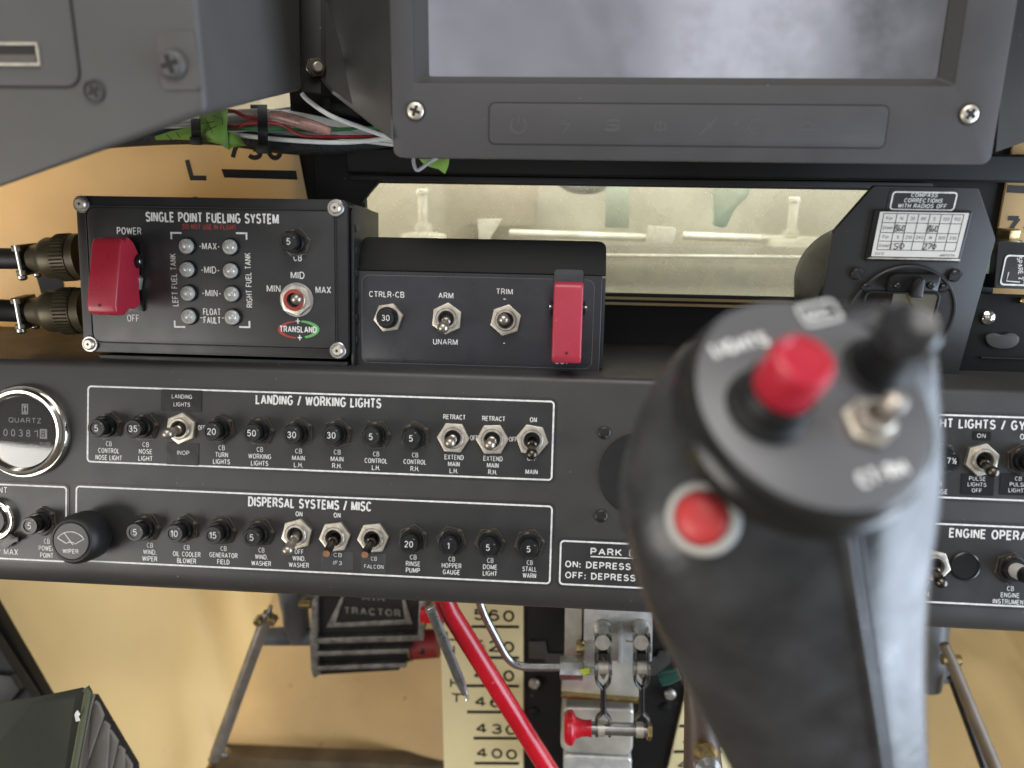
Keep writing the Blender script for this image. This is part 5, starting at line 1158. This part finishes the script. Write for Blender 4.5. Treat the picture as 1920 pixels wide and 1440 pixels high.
# ---- red tube, spring, steel pipe
rt = part('red_tube', MB().tube([B.p3(826, 1108, .02), B.p3(844, 1148, .02), B.p3(1045, 1470, .02)], .0064, 32), red_paint, None); rt.matrix_world = B.M
rt['label'] = 'glossy red tube slanting down across the cream gauge strip'; rt['category'] = 'tube'
spg = thing('return_spring', 'grey return spring with straight tail hanging in front of the gauge strip', 'spring', B)
a, b = B.p3(806, 1138, .03), B.p3(872, 1300, .03); pts = []
d_ = (b - a); e1 = Vector((-d_.y, d_.x, 0)).normalized(); e2 = Vector((0, 0, 1)); nt = 46
for i in range(nt * 8 + 1):
    t = i / (nt * 8); w_ = 2 * math.pi * i / 8; pts.append(a + d_ * t + (e1 * math.cos(w_) + e2 * math.sin(w_)) * (.0030 if t < .85 else .0030 - (t - .85) * .008))
part('coil', MB().tube(pts, .0006, 5), steel, spg)
part('coil_shade', MB().tube([a, b], .0024, 10), mat('spring_shadow_steel', (.25, .24, .22), .4, .8), spg)  # dull core paints the shade inside the coil
part('tail', MB().tube(smoothpath([b, B.p3(877, 1308, .03), B.p3(874, 1313, .03)]), .0009, 6), steel, spg)
part('hook_bracket', MB().prism(B.uvs([(795, 1120), (836, 1120), (836, 1146), (795, 1144)]), .010, .016), red_paint, spg, .001)
pp_ = thing('steel_brake_pipe', 'bent bare steel pipe ending in a hexagonal pipe nut', 'pipe', B)
part('pipe', MB().tube(smoothpath([B.p3(893, 1108, .01), B.p3(908, 1152, .01), B.p3(934, 1203, .01), B.p3(948, 1228, .01), B.p3(962, 1243, .01), B.p3(982, 1250, .01), B.p3(1010, 1251, .01), B.p3(1055, 1251, .01)]), .0027, 18), steel, pp_)
part('pipe_nut', MB().tube([B.p3(1050, 1252, .01), B.p3(1093, 1253, .01)], .0078, 6), steel, pp_, .0009)
part('pipe_fitting', MB().tube([B.p3(1093, 1253, .01), B.p3(1098, 1253.5, .01), B.p3(1116, 1255, .01)], [.0052, .0040, .0040], 14), alu, pp_)
part('paint_stripe', MB().prism(B.uvs([(1086, 1258), (1105, 1253), (1106, 1264), (1090, 1269)], .018), .0165, .0172), lime, pp_)
# ---- brake valve
bv = thing('brake_valve', 'bright aluminium double brake valve block beneath the panel', 'valve', B)
part('valve_block', MB().prism(B.uvs([(1096, 1120), (1225, 1120), (1222, 1241), (1094, 1240)]), -.030, 0), alu, bv, .0008)
part('block_ridge', MB().prism(B.uvs([(1159, 1166), (1167, 1166), (1166, 1241), (1158, 1241)]), .0002, .0020), alu, bv, .0004)
part('top_plate', MB().prism(B.uvs([(1060, 1120), (1092, 1120), (1090, 1236), (1058, 1236)]), -.020, -.004), alu_plate, bv, .0006)
part('base_plate', MB().prism(B.uvs([(1058, 1241), (1212, 1243), (1199, 1314), (1052, 1302)]), -.014, -.003), alu_plate, bv, .0008)
part('plate_edge', MB().prism(B.uvs([(1052, 1302), (1199, 1313), (1198, 1318), (1052, 1308)]), -.012, .001), brass, bv, .0004)
u = B.p3(1086, 1213, 0); part('side_bolt', MB().tube([B.p3(1081, 1213, 0), B.p3(1092, 1213, 0)], .0042, 6), brass, bv, .0004)
part('side_bolt', MB().tube([B.p3(1092, 1213, 0), B.p3(1096, 1213, 0)], .0050, 14), brass, bv)
def clevis(x, label, dx=0):
    t = thing('clevis_link', label, 'clevis', B, group='brake valve clevis links')
    X = lambda px, py, n: B.p3(px + x, py, n)
    part('plunger', MB().tube([X(-2, 1178, .001), X(-1, 1190, .010), X(0, 1200, .018)], [.0058, .0056, .0036], 20), steel, t)
    part('plunger_boot', MB().lathe([(.0062, 0), (.0058, .004), (.0046, .006), (.0046, .008)], tuple(X(-2, 1177, .0005)), 22), nickel, t)
    for s in (-1, 1):
        path = [X(s * 12, 1196, .016), X(s * 13, 1230, .018), X(s * 13, 1268, .018), X(s * 10, 1280, .018), X(s * 3, 1288, .018), X(s * 2.2, 1296, .018), X(s * 2.2, 1330, .018), X(s * 4, 1338, .018), X(s * 12, 1348, .018), X(s * 12, 1378, .018)]
        part('side_plate', MB().tube(smoothpath(path, 4), .0027, 8, True, .42), black_metal, t)
        part('pivot_ear', MB().tube([X(s * 10, 1205, .018), X(s * 16, 1205, .018)], .0062, 20), steel, t)
        part('pivot_ear', MB().tube([X(s * 10, 1250, .018), X(s * 16, 1250, .018)], .0058, 20), steel, t)
    part('pivot_pin', MB().tube([X(-1, 1205, .019), X(-1, 1205, .026)], .0046, 18), nickel_bright, t)
    part('cross_barrel', MB().tube([X(-9, 1250, .020), X(9, 1250, .020)], .0044, 18), nickel_bright, t)
    part('yoke_block', MB().prism(B.uvs([(x - 9, 1222), (x + 9, 1222), (x + 9, 1242), (x - 9, 1242)], .018), .014, .020), black_metal, t, .0008)
    part('cotter_pin', MB().tube(smoothpath([X(-14, 1203, .018), X(-22, 1203, .018), X(-29, 1201, .018)]), .0007, 6), nickel, t)
    part('taper', MB().prism(B.uvs([(x - 8, 1260), (x + 8, 1260), (x, 1272)], .018), .016, .020), steel, t, .0004)
    return t
clevis(1131, 'dark steel clevis link next to the hexagonal pipe nut')
clevis(1203, 'dark steel clevis link next to the control grip')
pk = thing('park_brake_knob', 'red mushroom park brake knob on a steel cross shaft', 'knob', B)
ax = [B.p3(x, 1364 + (x - 1060) * .035, .018) for x in (1058, 1064, 1072, 1074, 1080, 1090, 1100, 1109)]
part('red_knob', MB().tube(ax, [.0085, .0108, .0112, .0108, .0070, .0055, .0052, .0056], 32), red_paint, pk)
part('cross_shaft', MB().tube([B.p3(1109, 1365, .018), B.p3(1214, 1369, .018)], .0042, 20), steel, pk)
part('shaft_collar', MB().tube([B.p3(1121, 1366, .018), B.p3(1134, 1366.5, .018)], .0050, 20), nickel_bright, pk)
part('shaft_collar', MB().tube([B.p3(1192, 1368, .018), B.p3(1206, 1368.5, .018)], .0050, 20), nickel_bright, pk)
part('shaft_nut', MB().tube([B.p3(1213, 1369, .018), B.p3(1221, 1369.5, .018)], .0065, 6), brass, pk, .0005)
rs = thing('brake_reservoir', 'polished aluminium reservoir body behind the red park brake knob', 'reservoir', B)
part('body', MB().prism(roundpoly(B.uvs([(1056, 1338), (1190, 1342), (1188, 1420), (1178, 1430), (1060, 1424), (1050, 1412)]), .004), -.040, -.006), alu_plate, rs, .004, 4)
part('lower_bowl', MB().prism(roundpoly(B.uvs([(1056, 1428), (1186, 1434), (1186, 1520), (1056, 1520)]), .004), -.040, -.006), alu, rs, .003, 3)
mtg = thing('valve_bracket', 'dark strap bracket with bolts crossing behind the brake valve', 'bracket', B)
part('strap', MB().prism(roundpoly(B.uvs([(985, 1276), (1018, 1276), (1022, 1300), (1245, 1308), (1250, 1296), (1276, 1296), (1272, 1322), (1242, 1346), (1024, 1334), (1016, 1312), (985, 1310)]), .001), -.052, -.046), mat('strap_grey', (.05, .048, .042), .5, .2, var=(40, .2)), mtg, .0008)
for x, y in ((1002, 1280), (1256, 1300)):
    q = B.p3(x, y, -.045); part('bolt', MB().lathe([(.0042, 0), (.0042, .002), (.003, .0036), (0, .0038)], tuple(q), 16), nickel, mtg)
    q = B.p3(x, y + 13, -.045); part('slot', MB().box(tuple(q), (.004, .005, .0006)), black_ink, mtg)
tc_ = part('teal_cap', MB().tube([B.p3(1238, 1274, .0), B.p3(1252, 1269, 0), B.p3(1274, 1262, .0)], [.0045, .0050, .004], 20), teal, None); tc_.matrix_world = B.M
tc_['label'] = 'small teal cap half hidden behind the control grip'; tc_['category'] = 'cap'

# ---- lower left corner: side wall, dark green quadrant with grey slats
Sd = Frame(60, 1300, .50, 0, 0)
sw = thing('side_console', 'dark slate side console with black edge strip in the lower corner', 'console', Sd)
def slabw(pts, th, m, parent, name, F_, bev=.0008):
    p = [F_.loc(q) for q in pts]; nrm = (p[1] - p[0]).cross(p[2] - p[0]).normalized() * th
    n = len(p); mb = MB(); mb.add([tuple(q) for q in p] + [tuple(q - nrm) for q in p], [tuple(range(n)), tuple(range(n, 2 * n))[::-1]] + [(i, (i + 1) % n, n + (i + 1) % n, n + i) for i in range(n)])
    return part(name, mb, m, parent, bev)
slabw([at(-260, 1040, .60), at(-30, 1070, .60), at(100, 1296, .60), at(240, 1560, .60), at(-260, 1560, .60)], .01, side_dark, sw, 'edge_strip', Sd)
slabw([at(-260, 1060, .585), at(-60, 1090, .585), at(76, 1300, .585), at(180, 1560, .585), at(-260, 1560, .585)], .01, side_grey, sw, 'console_face', Sd)
slabw([at(-20, 1258, .575), at(30, 1262, .575), at(46, 1288, .575), at(30, 1310, .575), at(-20, 1312, .575)], .006, rubber, sw, 'dark_boss', Sd)
qd = thing('throttle_quadrant', 'dark green quadrant housing with fanned grey slats in the lower corner', 'quadrant', Sd)
slabw([at(-220, 1352, .45), at(60, 1308, .45), at(156, 1288, .455), at(166, 1296, .455), at(132, 1460, .445), at(110, 1600, .44), at(-220, 1600, .44)], .004, quad_green, qd, 'housing_face', Sd, .0016)
ed = [at(160, 1290, .455), at(166, 1298, .455), at(140, 1440, .447), at(118, 1600, .44)]
part('edge_bead', MB().tube([Sd.loc(p) for p in ed], .0024, 10), mat('edge_olive', (.05, .055, .02), .45), qd)
fan = [[(171, 1298), (180, 1302), (172, 1330), (158, 1400), (148, 1470), (136, 1600), (124, 1600), (142, 1440)], [(181, 1312), (188, 1318), (197, 1340), (176, 1400), (170, 1420), (170, 1390), (174, 1340)], [(198, 1350), (208, 1358), (206, 1400), (200, 1480), (190, 1600), (140, 1600), (152, 1470), (172, 1420)],
       [(209, 1366), (224, 1388), (212, 1440), (203, 1480)], [(225, 1396), (236, 1404), (236, 1430), (226, 1600), (196, 1600), (204, 1490)], [(237, 1412), (250, 1432), (258, 1600), (232, 1600)]]
for i, f_ in enumerate(fan):
    dd = .462 + i * .006
    slabw([at(x, y, dd) for x, y in f_], .003, slat_grey, qd, 'slat', Sd, .0006)
slabw([at(x, y, .53) for x, y in ((165, 1300), (185, 1300), (262, 1430), (262, 1600), (110, 1600), (135, 1440))], .003, black_ink, qd, 'dark_gap', Sd)
part('chipped_paint', MB().prism(roundpoly([(-.0016, -.004), (.0012, -.0030), (.0004, -.0006), (.0018, .0012), (.0004, .0040), (-.0010, .0024), (-.0018, .0004)], .0004), 0, .0003), white_ink, qd, loc=Sd.loc(at(146, 1342, .4495)))

# ================================================================== CONTROL GRIP
Hn = (ROT @ Vector((.13, .53, .84))).normalized(); Hc = at(1527, 745, .183)
Uh = CR * .93 + CU * .36; Uh = (Uh - Hn * Uh.dot(Hn)).normalized(); Vh = Hn.cross(Uh)
Hd = Frame(1527, 745, .183, U=Uh, V=Vh)
gr_ = thing('control_grip', 'blurred black control stick grip with red buttons in the foreground', 'control stick', Hd)
HR = .0300
part('top_plate', MB().lathe([(HR - .0014, -.004), (HR - .0014, -.0004), (HR - .0022, 0), (0, 0)], seg=72), grip_plate, gr_)
part('collar', MB().lathe([(HR - .003, -.0130), (HR + .0012, -.0118), (HR + .0014, -.0066), (HR + .0004, -.0052), (HR, -.0040), (HR - .0002, -.0014), (HR - .0012, -.0006)], seg=72), grip_gloss, gr_)
# body: lofted sections, given by their silhouette and distance
SEC = [(590, 1330, 1684, 0.219, 0.016), (630, 1262, 1729, 0.216, 0.021), (700, 1213, 1741, 0.215, 0.0245), (800, 1171, 1746, 0.214, 0.026), (870, 1157, 1748, 0.213, 0.0265), (940, 1161, 1746, 0.213, 0.0265), (1010, 1180, 1737, 0.215, 0.026), (1110, 1214, 1721, 0.22, 0.0255), (1260, 1290, 1713, 0.231, 0.025), (1440, 1385, 1723, 0.246, 0.0245), (1640, 1480, 1736, 0.265, 0.024), (1800, 1545, 1741, 0.282, 0.023)]
rings = []
ax0 = at((SEC[2][1] + SEC[2][2]) / 2, 700, .215); ax1 = at((SEC[9][1] + SEC[9][2]) / 2, 1440, .250); axd = (ax1 - ax0).normalized()
wv_ = (CR - axd * CR.dot(axd)).normalized(); tv_ = axd.cross(wv_)
if tv_.dot(CB) < 0: tv_ = -tv_
def flank(a_):                                  # flat flank right of the moulding seam
    t = (a_ - .40) / .60; return (.965 - .55 * t) * math.sqrt(max(0, 1 - max(0, (t - .78) / .22) ** 2))
for y, xl, xr, d, th in SEC:
    c = at((xl + xr) / 2, y, d); hw = (xr - xl) / 2 / FPX * d
    ring = []
    for i in range(48):
        t = 2 * math.pi * i / 48; e = 2.35
        cx_, sx_ = math.cos(t), math.sin(t)
        a_ = math.copysign(abs(cx_) ** (2 / e), cx_); b_ = math.copysign(abs(sx_) ** (2 / e), sx_)
        if b_ > 0 and a_ > .40: b_ = flank(a_)
        ring.append(Hd.loc(c + wv_ * hw * a_ + tv_ * th * b_))
    rings.append(ring)
gbdy = part('grip_body', MB().loft(rings), grip_black, gr_, smooth=80)
sm = gbdy.modifiers.new('s', 'SUBSURF'); sm.levels = 2; sm.render_levels = 2
# moulding seam down the front
seam = []
for y, x, d in ((1012, 1588, .185), (1060, 1594, .187), (1120, 1603, .190), (1200, 1616, .195), (1300, 1632, .202), (1440, 1652, .2135), (1560, 1668, .224)):
    seam.append(Hd.loc(at(x, y, d)))
from mathutils.bvhtree import BVHTree
bpy.context.view_layer.update()
_bv = BVHTree.FromObject(gbdy, bpy.context.evaluated_depsgraph_get())
def onfront(x, y, push=.0002):
    """distance at which the sight line through x, y meets the front of the grip body"""
    o_, r_ = Hd.loc(CAM), Hd.I.to_3x3() @ ray(x, y)
    h_ = _bv.ray_cast(o_, r_.normalized())
    return (h_[3] / r_.length if h_[0] is not None else .2) - push
part('moulding_seam', MB().tube(smoothpath([Hd.loc(at(x, y, onfront(x, y, .0002))) for x, y in ((1585, 990), (1592, 1040), (1602, 1110), (1616, 1200), (1632, 1300), (1650, 1420), (1668, 1540))]), .0016, 10), grip_black, gr_)
part('seam_groove', MB().tube(smoothpath([Hd.loc(at(x, y, onfront(x, y, .0001))) for x, y in ((1602, 990), (1609, 1040), (1619, 1110), (1632, 1200), (1647, 1300), (1664, 1420), (1681, 1540))]), .0013, 10), black_ink, gr_)
def top_uv(x, y): return Hd.uv(x, y)
u, v = top_uv(1437, 764)
part('red_button_collar', MB().lathe([(.0100, 0), (.0098, .0020), (.0086, .0030), (.0084, .0080), (.0078, .0090), (.005, .0090)], (u, v, 0), 40), knob_black, gr_)
part('red_push_button', MB().lathe([(.0068, .0088), (.0071, .0094), (.0071, .0180), (.0065, .0200), (.0054, .0206), (.0046, .0198), (0, .0195)], (u, v, 0), 40), red_button, gr_)
u, v = top_uv(1641, 692)
hs = part('hat_switch', MB().lathe([(.0094, 0), (.0090, .0018), (.0076, .0026), (.0072, .0040), (.0062, .0090), (.0058, .0150), (.0060, .0160)], (0, 0, 0), 40), knob_black, gr_, loc=(u, v, 0), rot=(rad(2), rad(-9), 0)); hs.scale = (.92, .92, 1.0)
cr_ = MB()
for q in range(0): pass
part('hat_cap', MB().lathe([(.0058, .0150), (.0072, .0154), (.0077, .0172), (.0075, .0194), (.0062, .0204), (.0044, .0200), (0, .0190)], seg=40), mat('hat_gloss', (.022, .022, .024), .24), hs)
for q in range(0):
    a = q * math.pi / 2 + .5
    part('hat_lobe', MB().lathe([(.0026, .0190), (.0025, .0210), (.0018, .0218), (0, .0221)], (.0046 * math.cos(a), .0046 * math.sin(a), 0), 16), mat('hat_lobe_grey', (.05, .05, .055), .3), hs)
u, v = top_uv(1623, 798)
tgl = part('grip_toggle', MB().ring(circle(0, 0, .0066, 6, .4), circle(0, 0, .0044, 6, .4), 0, .0026), nickel_bright, gr_, .0003, loc=(u, v, 0))
part('bushing', MB().lathe([(.0046, 0), (.0046, .0052), (.0040, .0058), (.0028, .0058), (.0026, .002), (0, .002)], seg=28), nickel, tgl)
tu, tv = Hd.uv(1690, 744, .0135); dv = Vector((tu - u, tv - v, .0135)); L_ = dv.length
part('lever', MB().lathe([(.0010, .002), (.0010, L_ - .0048), (.0020, L_ - .0040), (.0026, L_ - .0022), (.0020, L_ - .0006), (.0010, L_ - .0001), (0, L_)], seg=20, M=rot_to(dv)), nickel, tgl)
text(gr_, Hd, 'LIGHTS', 1387, 646, 30, 116, grip_white, .0003, rot=0, bold=.042)
text(gr_, Hd, 'CT-RH', 1655, 888, 30, 104, grip_white, .0003, rot=0, bold=.042)
q = Hd.uv(1535, 588); k = Hd.mm(1535, 588)
mk = part('mic_badge', MB().ring(rrect(q[0] - 40 * k, q[0] + 40 * k, q[1] - 24 * k, q[1] + 24 * k, .0016), rrect(q[0] - 35 * k, q[0] + 35 * k, q[1] - 18 * k, q[1] + 18 * k, .0010), .0002, .0004), white_ink, gr_)
text(mk, Hd, 'MIC', 1535, 589, 19, 52, grip_white, .0003, bold=.03)
# red side button in a pale ring, set into the body facing the pilot
bc = at(1318, 972, onfront(1318, 972) - .0002); bn = (CAM - bc).normalized(); bn = (bn - CR * .22 + CU * .05).normalized()
M3 = rot_to(bn); M4 = (Hd.I @ (Matrix.Translation(bc) @ M3.to_4x4()))
so_ = part('side_button_ring', MB().lathe([(.0092, -.004), (.0092, .0010), (.0084, .0020), (.0072, .0020), (.0068, .0008)], seg=48), pale_ring, gr_); so_.matrix_local = M4
part('side_button', MB().lathe([(.0067, -.001), (.0067, .0016), (.0060, .0030), (.0042, .0040), (.0020, .0044), (0, .0045)], seg=48), red_dome, so_)
pv = thing('stick_pivot', 'brown blurred pivot lever with brass end behind the lower grip', 'lever', origin=at(1330, 1420, .40))
po_ = at(1330, 1420, .40)
part('lever_arm', MB().tube([at(x, y, .40) - po_ for x, y in ((1300, 1270), (1312, 1340), (1318, 1440), (1322, 1560))], [.005, .008, .010, .011], 18), mat('brown_lever', (.055, .035, .025), .5), pv)
part('brass_end', MB().lathe([(.0055, -.004), (.0060, .002), (.0040, .005), (0, .0055)], seg=18, M=rot_to(CB)), brass, pv, loc=at(1322, 1412, .385) - po_)
part('steel_end', MB().lathe([(.0060, -.004), (.0064, .002), (.0040, .005), (0, .0055)], seg=18, M=rot_to(CB)), steel, pv, loc=at(1326, 1440, .38) - po_)
